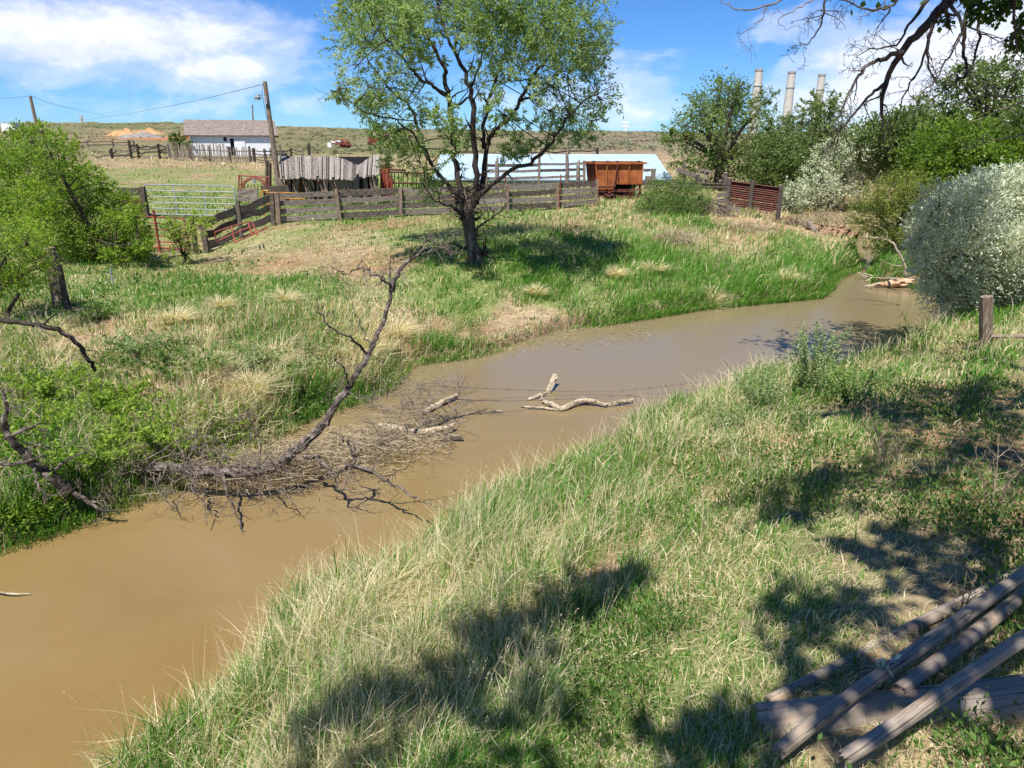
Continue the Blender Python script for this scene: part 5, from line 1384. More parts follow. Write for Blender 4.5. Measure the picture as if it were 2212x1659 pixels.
def blob(cx, cy, rx, ry, r, n, seed):
    """clump places filling an outline ellipse"""
    g = np.random.default_rng(seed); o = []
    for i in range(n):
        a = i * 2.399963 + g.normal(0, .2); q = math.sqrt((i + .5) / n)
        o.append((cx + rx * q * math.cos(a), cy + ry * q * math.sin(a), r * g.uniform(.75, 1.25)))
    return o
# trees right of the barn
auto_tree('round_tree', 'rounded green tree with open limbs right of the blue roofed barn', 'tree', 1555, 48,
    [(1540, 215, 34), (1570, 200, 26), (1510, 240, 30), (1480, 270, 24), (1460, 290, 20), (1600, 235, 30), (1635, 245, 22), (1580, 260, 28), (1540, 280, 24), (1520, 320, 26), (1560, 340, 28), (1610, 300, 28), (1640, 330, 26), (1500, 370, 26), (1475, 350, 20), (1590, 380, 28), (1530, 375, 26), (1630, 370, 26), (1450, 300, 14), (1655, 215, 16), (1590, 215, 22), (1610, 340, 24), (1530, 245, 24), (1485, 310, 16), (1555, 235, 26)],
    'tree_green', .22, 60, .55, .28, seed=1, limbs_n=14, depth=2.4)
auto_tree('tall_tree', 'thin topped green tree in front of the third smokestack', 'tree', 1770, 46,
    [(1775, 225, 22), (1795, 245, 20), (1750, 240, 20), (1730, 265, 20), (1765, 265, 24), (1790, 275, 20), (1745, 290, 22), (1715, 280, 18), (1700, 310, 22), (1770, 300, 24), (1800, 300, 18), (1690, 265, 16), (1670, 290, 18), (1660, 260, 14)],
    'tree_green', .20, 55, .6, .16, seed=2, limbs_n=8)
auto_tree('leafy_tree', 'dense mid green tree behind the steel fence', 'tree', 1690, 44,
    blob(1700, 365, 70, 55, 32, 18, 3), 'tree_green', .2, 70, .42, .2, seed=3, limbs_n=8)
auto_tree('leafy_tree', 'bushy green tree between the tall tree and the silver bush', 'tree', 1760, 48,
    blob(1770, 330, 60, 35, 26, 12, 4), 'tree_green', .2, 65, .5, .2, seed=4, limbs_n=6)
auto_tree('silver_bush', 'silver leaved bush behind the dry river bend', 'bush', 1790, 41,
    [(1800, 330, 26), (1830, 345, 26), (1860, 320, 24), (1785, 370, 28), (1820, 385, 30), (1850, 370, 28), (1770, 400, 26), (1800, 415, 26), (1840, 410, 26), (1745, 415, 20), (1880, 350, 22), (1720, 420, 18), (1760, 360, 18), (1870, 400, 24)],
    'silver', .16, 85, .5, .12, seed=5, limbs_n=8, aspect=.4, ntr=2)
auto_tree('cottonwood_tree', 'bright green broadleaf tree behind the silver bush', 'tree', 1950, 40,
    blob(1960, 320, 95, 50, 34, 20, 6) + [(1900, 290, 26), (1930, 270, 22)], 'tree_green', .2, 62, .45, .2, seed=6, limbs_n=8, aspect=.6)
auto_tree('cottonwood_tree', 'tall tree with a clear trunk near the right edge', 'tree', 2110, 38,
    [(2090, 180, 30), (2060, 205, 26), (2120, 170, 30), (2160, 190, 34), (2190, 160, 30), (2210, 210, 34), (2075, 240, 26), (2130, 235, 26), (2180, 250, 30), (2050, 265, 22), (2100, 290, 30), (2160, 300, 32), (2210, 290, 34), (2145, 155, 22), (2070, 165, 18)],
    'tree_green', .2, 52, .45, .24, seed=7, limbs_n=10, depth=2)
auto_tree('cottonwood_tree', 'twiggy half bare tree top between the dead branches and right edge trees', 'tree', 2010, 42,
    [(1990, 235, 22), (2020, 230, 22), (2045, 250, 22), (1970, 255, 20), (2010, 265, 24), (2040, 290, 24), (1985, 290, 24)], 'tree_green', .2, 34, .5, .16, seed=8, limbs_n=7)
auto_tree('leafy_tree', 'vivid green bushy tree above the large silver shrub', 'tree', 2090, 33,
    blob(2070, 345, 90, 45, 34, 18, 9) + blob(2180, 340, 50, 40, 30, 8, 10), 'lime', .17, 60, .30, .18, seed=9, limbs_n=8, aspect=.55)
auto_tree('leafy_tree', 'dark green tree filling the far right edge', 'tree', 2240, 34,
    blob(2235, 300, 60, 70, 34, 12, 12), 'tree_green', .18, 62, .35, .2, seed=10, limbs_n=6, aspect=.55)
auto_tree('low_tree', 'low green hedge tree on the skyline behind the dead branches', 'tree', 1880, 60,
    blob(1875, 300, 70, 12, 14, 10, 13), 'tree_green', .22, 60, .35, .14, seed=11, limbs_n=4)
auto_tree('yellow_bush', 'yellow green willow bush leaning over the river bend', 'bush', 1940, 27.5,
    [(1925, 400, 28), (1960, 395, 26), (1985, 410, 24), (1895, 425, 28), (1930, 430, 30), (1965, 440, 30), (1870, 455, 26), (1900, 465, 30), (1940, 475, 32), (1975, 480, 28), (1860, 485, 22), (1890, 505, 26), (1930, 515, 28), (1960, 530, 26), (1905, 540, 22), (1990, 450, 22), (1945, 550, 22)],
    'olive', .12, 85, .55, .10, seed=12, limbs_n=9, aspect=.3, droop=.35, depth=1.2, ntr=2)
auto_tree('silver_shrub', 'large pale silver leaved shrub at the right beside the water', 'shrub', 2130, 15.5,
    [(2080, 425, 26), (2120, 408, 26), (2160, 400, 24), (2200, 395, 26), (2040, 440, 34), (2075, 455, 38), (2120, 440, 40), (2165, 430, 42), (2205, 420, 40), (2015, 480, 32), (2045, 500, 36), (2090, 500, 42), (2140, 490, 42), (2190, 480, 44), (2000, 520, 28), (2035, 545, 34), (2075, 550, 40), (2125, 545, 42), (2175, 540, 44), (2215, 540, 40), (2020, 575, 30), (2055, 590, 36), (2100, 600, 40), (2150, 595, 42), (2200, 595, 42), (2060, 630, 28), (2105, 640, 30), (2150, 640, 32), (2200, 640, 34), (2250, 410, 34), (2260, 480, 44), (2260, 560, 44), (2240, 620, 36), (1985, 500, 18), (2140, 385, 12), (2205, 370, 14), (2035, 650, 26), (2080, 665, 28), (2130, 665, 30), (2180, 670, 32), (2000, 600, 24), (1985, 560, 20), (2020, 455, 18), (2055, 425, 14), (1968, 490, 12), (1978, 535, 14), (1965, 515, 10), (2100, 398, 12), (2035, 425, 12), (1995, 455, 12), (2005, 590, 26), (2025, 625, 26), (2060, 655, 26), (2045, 600, 30), (2085, 640, 28), (1995, 560, 24), (2110, 675, 24)],
    'silver', .082, 88, .60, .10, seed=13, limbs_n=16, aspect=.34, depth=1.0, ntr=3, tips=16, spread=.20, droop=-.3, bark='bark_dark')
# bushes on the left
auto_tree('green_bush', 'large fresh green bush half hiding the gates at the left', 'bush', 150, 24.5,
    [(70, 310, 34), (30, 330, 36), (110, 330, 32), (60, 370, 40), (120, 375, 38), (165, 370, 28), (20, 400, 40), (80, 430, 40), (140, 430, 38), (190, 420, 34), (230, 440, 30), (40, 470, 40), (100, 480, 38), (160, 480, 38), (215, 480, 36), (260, 470, 30), (285, 490, 24), (200, 525, 32), (150, 535, 32), (250, 525, 30), (295, 520, 24), (240, 555, 20), (300, 545, 18), (-20, 350, 40), (-30, 440, 44), (100, 530, 30), (90, 285, 20), (120, 295, 16), (150, 320, 20), (195, 375, 20), (225, 395, 18), (265, 435, 20), (295, 460, 18), (310, 490, 14), (310, 530, 16), (50, 290, 18), (270, 530, 26), (180, 555, 26), (300, 565, 14), (60, 500, 30)],
    'lime', .11, 85, .52, .06, seed=14, limbs_n=14, aspect=.42, depth=1.4, rs=.92, ntr=3, bark='bark_dark')
auto_tree('green_bush', 'near fresh green bush cut by the left edge in front of the post', 'bush', -40, 14.0,
    [(20, 500, 40), (60, 530, 36), (10, 560, 44), (60, 590, 34), (10, 605, 24), (-40, 540, 50), (80, 560, 20)],
    'lime', .07, 80, .62, .04, seed=15, limbs_n=8, aspect=.45, depth=.8, ntr=2, bark='bark_dark')
auto_tree('sapling', 'small pale green sapling in front of the fence wing', 'sapling', 395, 25.0,
    [(375, 495, 16), (400, 505, 18), (430, 490, 16), (445, 480, 12), (410, 530, 14), (385, 520, 14), (360, 480, 10), (420, 470, 12), (375, 555, 12), (365, 578, 14), (400, 560, 10)],
    'lime', .095, 60, .8, .035, seed=16, limbs_n=7, aspect=.4, depth=.5)
auto_tree('hill_shrub', 'dark green shrub at the left end of the white building', 'shrub', 385, 96, blob(385, 305, 20, 10, 9, 9, 17), 'cotton', .25, 60, .7, .1, seed=17, limbs_n=4)
auto_tree('bank_shrub', 'round green shrub in front of the rusty wagon', 'shrub', 1450, 35,
    [(1400, 430, 22), (1425, 415, 24), (1455, 410, 24), (1485, 415, 22), (1510, 425, 20), (1410, 450, 24), (1440, 445, 28), (1475, 445, 28), (1505, 450, 22), (1395, 460, 16), (1430, 470, 22), (1465, 472, 24), (1500, 470, 20), (1520, 440, 14), (1385, 470, 14), (1450, 485, 18), (1420, 400, 16), (1470, 395, 14)],
    'weed', .09, 170, .75, .06, seed=18, limbs_n=8, aspect=.35, depth=1.0, ntr=2, bark='bark_dark')
auto_tree('sage_bush', 'grey silver bush low behind the steel fence end', 'bush', 1700, 40, blob(1715, 425, 24, 22, 16, 8, 19), 'silver', .15, 70, .3, .06, seed=19, limbs_n=4)
for k, (px, Y, r) in enumerate([(1345, 130, 8), (1300, 125, 6), (1235, 120, 7), (1190, 130, 6), (1400, 120, 7)]):
    auto_tree('sage_bush', ['pale sagebrush above the middle of the blue roof', 'small sagebrush left of the pale one on the hill', 'sagebrush seen just right of the willow on the hill', 'sagebrush behind the willow branches on the hill', 'sagebrush on the hill above the right barn end'][k], 'bush', px, Y,
        [(px, 330, r), (px + r, 329, r * .8), (px - r, 331, r * .8)], 'silver', .25, 50, .2, .05, seed=20 + k, limbs_n=2, group='sagebrush on the hill')

# overhanging half dead cottonwood: trunk outside the picture on the right, branches hang into it
g = np.random.default_rng(300)
t = thing('overhanging_tree', 'half dead tree whose bare dark branches hang in from the top right', 'tree', onground(np.array([6.6, 5.6, 0])))
tb = onground(np.array([6.6, 5.6, 0]))
m = MB(); P = smooth_path([tb - [0, 0, .3], tb + [0, 0, .3], tb + [-.1, 0, 2.2], tb + [-.3, .1, 4.2], tb + [-.6, 0, 6.4]], 4); tube(m, P, np.linspace(.42, .24, len(P)), 14, rough=.05, rng=g); m.build('trunk', M['bark'], t, smooth=True)
Yb = 6.6
over = [
 [(None, tb + [-.4, .1, 4.6], .10), (2230, -170, 6.0, .075), (2130, -80, 6.3, .065), (2050, 0, Yb, .055), (2013, 41, Yb, .048), (1957, 101, Yb + .1, .038), (1920, 160, Yb + .2, .03), (1905, 224, Yb + .2, .02), (1907, 280, Yb + .2, .012), (1909, 325, Yb + .2, .005)],
 [(1950, 112, Yb, .028), (1894, 131, Yb, .022), (1864, 150, Yb - .1, .017), (1840, 190, Yb - .1, .013), (1823, 224, Yb - .1, .010), (1812, 280, Yb - .1, .007), (1804, 338, Yb - .1, .004)],
 [(1912, 180, Yb + .2, .022), (1875, 209, Yb + .3, .016), (1838, 257, Yb + .3, .012), (1812, 287, Yb + .3, .008), (1790, 320, Yb + .3, .004)],
 [(None, at(2092, -60, Yb + .3), .03), (2092, 0, Yb + .4, .024), (2085, 60, Yb + .4, .022), (2080, 112, Yb + .4, .018), (2088, 157, Yb + .4, .013), (2043, 194, Yb + .3, .007), (2020, 200, Yb + .3, .004)],
 [(2135, -50, Yb + .2, .025), (2114, 19, Yb + .3, .02), (2114, 93, Yb + .3, .014), (2095, 150, Yb + .2, .008), (2110, 190, Yb + .2, .004)],
 [(2200, -60, Yb, .02), (2192, 0, Yb, .016), (2191, 75, Yb, .011), (2196, 110, Yb, .008), (2185, 132, Yb, .004)],
 [(1800, -60, 6.9, .016), (1782, 0, 6.9, .013), (1774, 49, 6.9, .010), (1748, 93, 6.9, .006), (1728, 90, 6.9, .003)],
 [(1760, -40, 6.8, .014), (1700, -6, 6.8, .011), (1651, 15, 6.8, .009), (1603, 22, 6.8, .007), (1573, 11, 6.8, .005), (1555, 0, 6.8, .004), (1545, -12, 6.8, .003)],
 [(1660, 12, 6.8, .006), (1637, 50, 6.8, .005), (1600, 73, 6.8, .004), (1594, 55, 6.8, .002)],
 [(1775, -12, 6.8, .008), (1720, 20, 6.7, .006), (1680, 45, 6.7, .004), (1700, 65, 6.7, .002)],
 [(1970, -50, 6.7, .02), (1930, 10, 6.7, .014), (1880, 22, 6.7, .011), (1838, 6, 6.7, .008), (1800, -10, 6.7, .006)],
 [(2020, -20, 6.7, .025), (1962, 55, 6.6, .014), (1936, 95, 6.6, .010), (1870, 110, 6.5, .006), (1850, 125, 6.5, .003)],
 [(2020, 30, 6.5, .018), (2005, 90, 6.4, .014), (2010, 150, 6.4, .009), (2030, 190, 6.4, .005), (2008, 196, 6.4, .003)],
 [(2050, 5, 6.5, .02), (2078, 60, 6.4, .013), (2055, 110, 6.4, .010), (2020, 170, 6.3, .006), (1985, 205, 6.3, .003)],
 [(2020, 40, 6.9, .018), (1990, 140, 7, .013), (1960, 190, 7, .009), (1935, 260, 7, .005), (1925, 300, 7, .003)],
 [(None, tb + [-.3, .1, 2.9], .05), (2330, 190, 6.2, .016), (2212, 207, 6.3, .010), (2125, 209, 6.4, .007), (2090, 218, 6.4, .005), (2050, 231, 6.4, .003)],
 [(2240, 210, 6.3, .009), (2160, 240, 6.3, .006), (2100, 262, 6.3, .004), (2080, 270, 6.3, .002)],
 [(None, tb + [-.3, .1, 2.3], .04), (2340, 280, 6.1, .014), (2212, 291, 6.2, .008), (2125, 310, 6.3, .005), (2069, 325, 6.3, .003)],
]
for i, L in enumerate(over):
    Pl = []
    for q in L:
        if q[0] is None: Pl.append(list(q[1]) + [q[2]])
        else: Pl.append(list(at(q[0], q[1], q[2])) + [q[3]])
    P = smooth_path(Pl, 5); R = np.maximum(P[:, 3] * .8, .002); P = P[:, :3]; P[2:-1] += g.normal(0, .006, (len(P) - 3, 3))
    m = MB(); tube(m, P, R, 8, rough=.05, rng=g)
    pale = i in (7, 8, 9, 15, 16, 17)
    twigs(m, P, R, g, 2 if pale else 11, .34, 2 if pale else 3, .85, .10, .5, .0022, t0=.25, sides=4, curl=.3)
    m.build('branch', M['twig' if pale else 'deadwood' if i % 3 == 1 else 'bark_dark'], t, smooth=True)
lf = MB()
for (a, b, r, n) in [(2125, 15, 26, 70), (2150, 35, 18, 40), (2100, 30, 16, 30), (2043, 48, 12, 16), (2165, 5, 25, 60), (2204, 75, 20, 60), (2212, 40, 16, 40), (2190, 100, 14, 24), (2215, 100, 16, 40), (2090, -20, 30, 80), (2200, -20, 30, 80), (2180, 8, 20, 40)]:
    Yc = Yb + .1; c_ = at(a, b, Yc); R_ = r / F * Yc
    leaves(lf, c_ + inball(n * 2, g, .1) * R_ * 1.1, .045, g, .8, g.random(n * 2), .5, .5)
# upper canopy out of the picture, over the bank on the right (it throws the dappled shade)
shade = [(2100, 860, 1.0), (2190, 900, 1.1), (1960, 905, .8), (1840, 885, .5), (2060, 980, .8), (2170, 1010, .8), (1930, 1040, .55), (1780, 1060, .6), (1680, 1100, .45), (2000, 1215, .55), (1900, 1180, .4), (2150, 1180, .6), (1740, 1330, .55), (1880, 1370, .6), (2160, 1300, .35),
         (1250, 1300, .40), (1150, 1370, .45), (1050, 1420, .40), (1330, 1260, .25), (950, 1520, .5), (800, 1600, .5), (1100, 1580, .5), (1700, 1540, .5), (1880, 1470, .2), (1500, 1640, .4), (1780, 745, 1.6), (1900, 725, 1.7), (1700, 735, 1.0), (1850, 755, 1.2), (1950, 745, 1.3), (2150, 1450, .35), (2080, 1500, .3)]
can = []
for (a, b, r) in shade:
    p = ground_at(a, b) if a < 1700 or b > 780 else atz(a, b, 0)
    hgt = 7.2 if p[1] < 6 else 8.4
    q = p + sdir / sdir[2] * hgt * g.uniform(.94, 1.06)
    can.append((q[0], q[1], q[2], r * .72))
can += [(7.0, 3.4, 9.8, 1.6), (8.6, 6.0, 9.4, 1.6), (9.4, 3.0, 9.0, 1.6)]
tw_ = MB()
cl = [(np.array(q[:3]), (q[3], q[3], q[3] * .6), max(q[3] ** 2, .15)) for q in can]
ptop = tb + [-.6, 0, 6.3]
an = []
nodes = [(ptop, .10)]
for q in sorted(can, key=lambda q: np.linalg.norm(np.array(q[:3]) - ptop)):
    e = np.array(q[:3]); j = min(range(len(nodes)), key=lambda i: np.linalg.norm(nodes[i][0] - e)); st_, r_ = nodes[j]
    P = smooth_path([st_, (st_ + e) / 2 + g.normal(0, .22, 3) + [0, 0, .15], e], 5); tube(tw_, P, np.linspace(r_ * .7, r_ * .45, len(P)), 6, cap=False); an += list(P[3:]); nodes.append((e, max(r_ * .5, .012)))
crown_mesh(lf, tw_, cl, an, g, .12, 135, 14, .8, .5, .3, .01, .2, .1, 1.4)
tw_.build('upper_limbs', M['bark_dark'], t)
lf.build('crown', M['cotton'], t)

# ------------------------------------------------------------------ fallen tree, driftwood, logs and small things
g = np.random.default_rng(700)
t = thing('fallen_tree', 'fallen dead tree lying over the water with one limb rising', 'fallen tree', atz(480, 1030, 0))
ft = {
 'trunk': [(130, 1010, 9.0, .13), (269, 1005, 8.9, .135), (384, 1010, 8.75, .14), (480, 1022, 8.6, .145), (576, 1012, 8.7, .15), (640, 972, 8.95, .14), (696, 919, 9.2, .115), (722, 880, 9.3, .10), (749, 842, 9.5, .092), (775, 800, 9.6, .085), (797, 765, 9.8, .078), (816, 722, 9.9, .07), (830, 688, 10.05, .064), (845, 630, 10.2, .05), (850, 607, 10.25, .04)],
 'b1': [(845, 630, 10.2, .045), (864, 583, 10.3, .032), (902, 549, 10.4, .022), (917, 530, 10.45, .015), (931, 494, 10.5, .006)],
 'b2': [(905, 548, 10.4, .015), (928, 541, 10.4, .012), (950, 535, 10.45, .009), (960, 520, 10.45, .006), (958, 510, 10.45, .004)],
 'b2b': [(948, 536, 10.4, .009), (965, 533, 10.45, .007), (983, 533, 10.45, .004)],
 'b3': [(847, 627, 10.2, .025), (832, 608, 10.1, .02), (816, 597, 10.05, .018), (795, 584, 10, .015), (778, 578, 9.95, .011), (782, 559, 9.95, .005)],
 'b4': [(780, 578, 9.95, .009), (749, 590, 9.9, .007), (725, 582, 9.85, .005), (708, 570, 9.85, .003)],
 'b5': [(848, 620, 10.2, .016), (842, 590, 10.3, .012), (843, 553, 10.35, .005)],
 'b6': [(795, 768, 9.8, .035), (765, 735, 9.6, .028), (749, 727, 9.5, .023), (706, 698, 9.35, .018), (689, 669, 9.3, .014), (688, 640, 9.3, .010), (693, 597, 9.3, .005)],
 'b7': [(800, 760, 9.8, .018), (785, 715, 9.9, .014), (768, 678, 9.95, .010), (756, 640, 10, .006), (750, 612, 10, .003)],
 'b8': [(749, 840, 9.5, .025), (752, 822, 9.4, .02), (742, 795, 9.3, .017), (728, 780, 9.25, .013), (722, 765, 9.2, .008)],
 'b9': [(660, 985, 8.9, .07), (690, 990, 8.7, .05), (720, 1029, 8.4, .04), (758, 1005, 8.4, .04), (816, 1029, 8.2, .032), (864, 1053, 8.0, .024), (912, 1082, 7.8, .016), (984, 1108, 7.6, .006)],
 'b10': [(762, 1004, 8.4, .035), (765, 985, 8.45, .03), (752, 958, 8.5, .028), (744, 947, 8.5, .02), (710, 933, 8.5, .01)],
 'b11': [(722, 1028, 8.4, .025), (730, 1053, 8.3, .018), (760, 1062, 8.2, .013), (787, 1070, 8.1, .007)],
 'b12': [(765, 1010, 8.4, .02), (835, 1029, 8.3, .016), (888, 1000, 8.3, .012), (960, 962, 8.4, .006)],
 'b13': [(400, 1010, 8.6, .03), (418, 1053, 8.3, .022), (440, 1080, 8.1, .015), (447, 1136, 7.8, .006)],
 'b14': [(480, 1020, 8.5, .03), (504, 1100, 8.1, .022), (528, 1150, 7.8, .014), (533, 1200, 7.6, .006)],
 'b15': [(560, 1020, 8.6, .02), (562, 955, 8.8, .02), (550, 925, 8.8, .016), (530, 888, 8.85, .010), (526, 865, 8.85, .005)],
 'b16': [(360, 1005, 8.7, .02), (345, 1050, 8.4, .014), (370, 1095, 8.1, .008), (400, 1105, 8, .004)],
 'b17': [(749, 845, 9.4, .016), (790, 862, 9.2, .012), (815, 845, 9.2, .006)],
 'b18': [(560, 1015, 8.5, .02), (620, 1070, 8.2, .012), (640, 1095, 8.1, .006)],
 'b19': [(300, 1000, 8.8, .02), (420, 940, 8.9, .014), (470, 910, 9, .008), (545, 900, 9, .004)],
 'b20': [(560, 1015, 8.6, .02), (480, 985, 8.7, .015), (430, 945, 8.8, .01), (350, 900, 8.8, .004)],
}
tws = MB()
for nme, L in ft.items():
    P, R = ppath(L, 5, 0.0, g); R = R * (.47 if nme == 'trunk' else 1.0 if nme in ('b1', 'b2', 'b2b', 'b3', 'b4', 'b5') else .62)
    P[2:-1] += g.normal(0, .010, (len(P) - 3, 3)) if nme == 'trunk' else g.normal(0, .018, (len(P) - 3, 3))
    m = MB(); tube(m, P, R * (1 + g.normal(0, .04, len(R))), 18 if nme == 'trunk' else 8, rough=.11 if nme == 'trunk' else .08, rng=g)
    m.build('trunk' if nme == 'trunk' else 'branch', M['deadwood'], t, smooth=nme != 'trunk')
    if nme == 'trunk':
        twigs(tws, P[:25], R[:25], g, 140, .8, 3, 1.0, .03, .12, .0028, t0=.05, sides=4, curl=.35)
        twigs(tws, P[30:], R[30:], g, 14, .5, 2, 1.0, .0, .12, .0028, t0=.05, sides=4, curl=.35)
    else: twigs(tws, P, R, g, 9, .38, 2, .9, .03, .5, .0025, sides=4, curl=.35)
tws.build('twigs', M['twig'], t)

# left snags
def snag(name, label, paths, mat, ntw, tl=.4, cat='branch'):
    P0 = at(*paths[0][0][:3]); tt = thing(name, label, cat, P0)
    tw_ = MB()
    for L in paths:
        P, R = ppath(L, 5, 0, g); R = R * .72; P[2:-1] += g.normal(0, .01, (len(P) - 3, 3)); m = MB(); tube(m, P, R, 9, rough=.06, rng=g); m.build('limb', M[mat], tt, smooth=True)
        twigs(tw_, P, R, g, ntw, tl, 3, .95, .03, .35, .003, sides=4)
    tw_.build('twigs', M['twig'], tt); return tt
snag('dead_limb', 'bleached grey dead limb rising at the left edge over the bank', [[(150, 1060, 8.0, .09), (105, 1025, 7.9, .085), (60, 990, 7.8, .07), (25, 950, 7.7, .06), (7, 925, 7.7, .05), (14, 880, 7.7, .035), (5, 840, 7.7, .02)], [(15, 945, 7.7, .03), (50, 930, 7.7, .025), (90, 913, 7.7, .012)], [(12, 890, 7.7, .02), (48, 872, 7.7, .01)], [(105, 1025, 7.9, .04), (150, 990, 8, .02), (200, 975, 8, .01)], [(-40, 1000, 7.6, .03), (40, 1000, 7.7, .03), (100, 985, 7.8, .02)], [(75, 1005, 7.8, .03), (80, 1045, 7.7, .02), (100, 1070, 7.6, .01)], [(150, 1060, 8.0, .05), (200, 1090, 8, .03), (260, 1110, 8, .012)]], 'deadwood', 6, .35, 'dead limb')
snag('dark_branch', 'dark curved branch reaching in from the left edge above the bank', [[(-60, 690, 9.8, .06), (0, 692, 9.8, .055), (50, 697, 9.8, .05), (86, 703, 9.8, .048), (134, 716, 9.9, .045), (168, 745, 10, .042), (190, 775, 10.1, .04), (206, 800, 10.2, .035)], [(95, 700, 9.8, .02), (120, 680, 9.8, .014), (150, 667, 9.8, .01), (185, 664, 9.8, .005)]], 'bark_dark', 6, .35)

# flotsam caught under the fallen tree
mb = MB()
NF = 13000
for q in range(NF):
    k = q % 3
    if k == 0: a = g.uniform(200, 700); b = 1006 - (max(a - 560, 0)) * .25 + g.normal(0, 14); hz = .16
    elif k == 1: a = g.normal(690, 110); b = 985 - (a - 690) * .18 + g.normal(0, 26); hz = .20
    else: a = g.uniform(560, 960); b = 990 - (a - 560) * .14 + g.normal(0, 16); hz = .12
    p = atz(a, b, abs(g.normal(0, hz)) * (1.1 if k == 1 else .8)); d = nrm(g.normal(0, 1, 3) * [1, .7, .22]); L = g.uniform(.06, .30)
    w_ = nrm(np.cross(d, g.normal(0, 1, 3))) * g.uniform(.002, .005); e = p + d * L; e[2] = max(e[2], .01)
    mb.add([p - w_, p + w_, e + w_ * .5, e - w_ * .5], [[0, 1, 2, 3]], g.random())
tag(mb.build('flotsam', M['dry'], origin=(0, 0, 0)), 'matted straw and twigs caught around the fallen tree', 'debris', kind='stuff')
mb = MB()
for q in range(260):
    a, b = g.uniform(800, 1000), g.uniform(820, 960)
    p = atz(a, b, g.uniform(.0, .1)); d = nrm(g.normal(0, 1, 3) * [1, .8, .35]); d[2] = abs(d[2]); L = g.uniform(.2, .7)
    tube(mb, [p, p + d * L * .5 + g.normal(0, .04, 3), p + d * L + g.normal(0, .05, 3)], [.006, .005, .003], 3, cap=False, tint=g.random() * .4)
tag(mb.build('brush', M['twig'], origin=(0, 0, 0)), 'thin bare twigs sticking out of the water right of the fallen tree', 'brush', kind='stuff')

def driftwood(label, pts, mat='palewood', sides=9, rough=.12):
    m = MB(); P = np.array([list(atz(a, b, z)) + [r] for a, b, z, r in pts]); P = smooth_path(P, 4); P[1:-1, :3] += g.normal(0, .006, (len(P) - 2, 3))
    tube(m, P[:, :3], np.maximum(P[:, 3], .004), sides, rough=rough, rng=g)
    return m
def drift(label, pts, mat='palewood', group='bleached driftwood in the river'):
    m = driftwood(label, pts, mat); return tag(m.build('driftwood', M[mat]), label, 'driftwood', group)
drift('straight pale driftwood plank between the fallen tree and mid river', [(907, 896, .03, .05), (945, 875, .05, .055), (986, 854, .08, .04)])
drift('short thick pale stub standing up from the water in mid river', [(1182, 852, .0, .05), (1190, 832, .1, .055), (1199, 812, .2, .06)])
drift('small pale stick left of the upright stub', [(1139, 863, .02, .025), (1158, 856, .05, .03), (1178, 849, .06, .02)])
t = thing('driftwood', 'forked pale driftwood root lying flat in mid river', 'driftwood', atz(1250, 870, 0), 'bleached driftwood in the river')
for L in ([(1168, 862, .0, .03), (1185, 872, .05, .045), (1212, 882, .05, .05), (1240, 872, .06, .055), (1262, 864, .07, .05), (1285, 866, .05, .035)], [(1228, 880, .02, .03), (1255, 866, .09, .04), (1285, 868, .08, .04), (1310, 876, .05, .03)],
          [(1300, 875, .03, .02), (1335, 870, .06, .035), (1367, 862, .08, .03)], [(1125, 878, .02, .012), (1160, 880, .04, .02), (1215, 885, .03, .02)], [(1175, 868, .05, .03), (1170, 855, .16, .02), (1165, 848, .2, .008)]):
    m = driftwood('', L); m.build('root', M['palewood'], t)
drift('brown waterlogged log against the right end of the flotsam', [(820, 918, .05, .05), (860, 928, .08, .07), (905, 935, .1, .065), (960, 925, .12, .05), (985, 915, .12, .02)])
drift('short dark log end beside the waterlogged log', [(900, 945, .03, .05), (950, 942, .08, .06), (1000, 948, .04, .03)], 'deadwood')
drift('bare stick pointing out of the water left edge', [(-40, 1275, .05, .012), (20, 1281, .05, .01), (66, 1283, .02, .004)], 'palewood')
t = thing('fallen_log', 'weathered orange brown fallen log under the silver shrub', 'log', onground(atz(1950, 610, .2)))
m = MB(); P = smooth_path([list(atz(1884, 615, .03)) + [.04], list(atz(1915, 614, .12)) + [.10], list(atz(1950, 611, .15)) + [.17], list(atz(1990, 608, .18)) + [.19], list(atz(2040, 610, .2)) + [.18]], 4)
tube(m, P[:, :3], P[:, 3], 14, rough=.16, rng=g); m.build('log_body', M['brownlog'], t)
for L in ([(1900, 612, .15, .05), (1885, 617, .1, .04), (1866, 618, .05, .015)], [(1940, 603, .4, .05), (1915, 602, .3, .04), (1880, 600, .12, .03), (1853, 590, .15, .012)], [(1870, 608, .03, .03), (1885, 596, .2, .02), (1850, 588, .25, .01)]):
    m = driftwood('', L); m.build('branch_stub', M['palewood'], t)
snag('dead_branch', 'thin bleached dead branch curving up beside the yellow green bush', [[(1957, 600, 20.5, .06), (1954, 571, 20.5, .05), (1931, 530, 20.6, .04), (1916, 518, 20.7, .03), (1885, 513, 20.8, .02), (1862, 511, 20.8, .01)], [(1917, 518, 20.6, .02), (1914, 500, 20.6, .014), (1900, 490, 20.6, .008)], [(1950, 575, 20.4, .025), (1925, 572, 20.4, .02), (1900, 560, 20.3, .01)]], 'palewood', 2, .3)
for k, (L, lab) in enumerate([([(1748, 478, 1.0, .12), (1760, 500, .6, .11), (1775, 525, .02, .09)], 'grey post leaning down the cut bank to the water'), ([(1792, 507, .5, .1), (1812, 517, .25, .09), (1830, 524, .03, .06)], 'pale log sloping into the water below the cut bank')]):
    drift(lab, L, 'deadwood' if k else 'fencewood', 'logs on the cut bank')

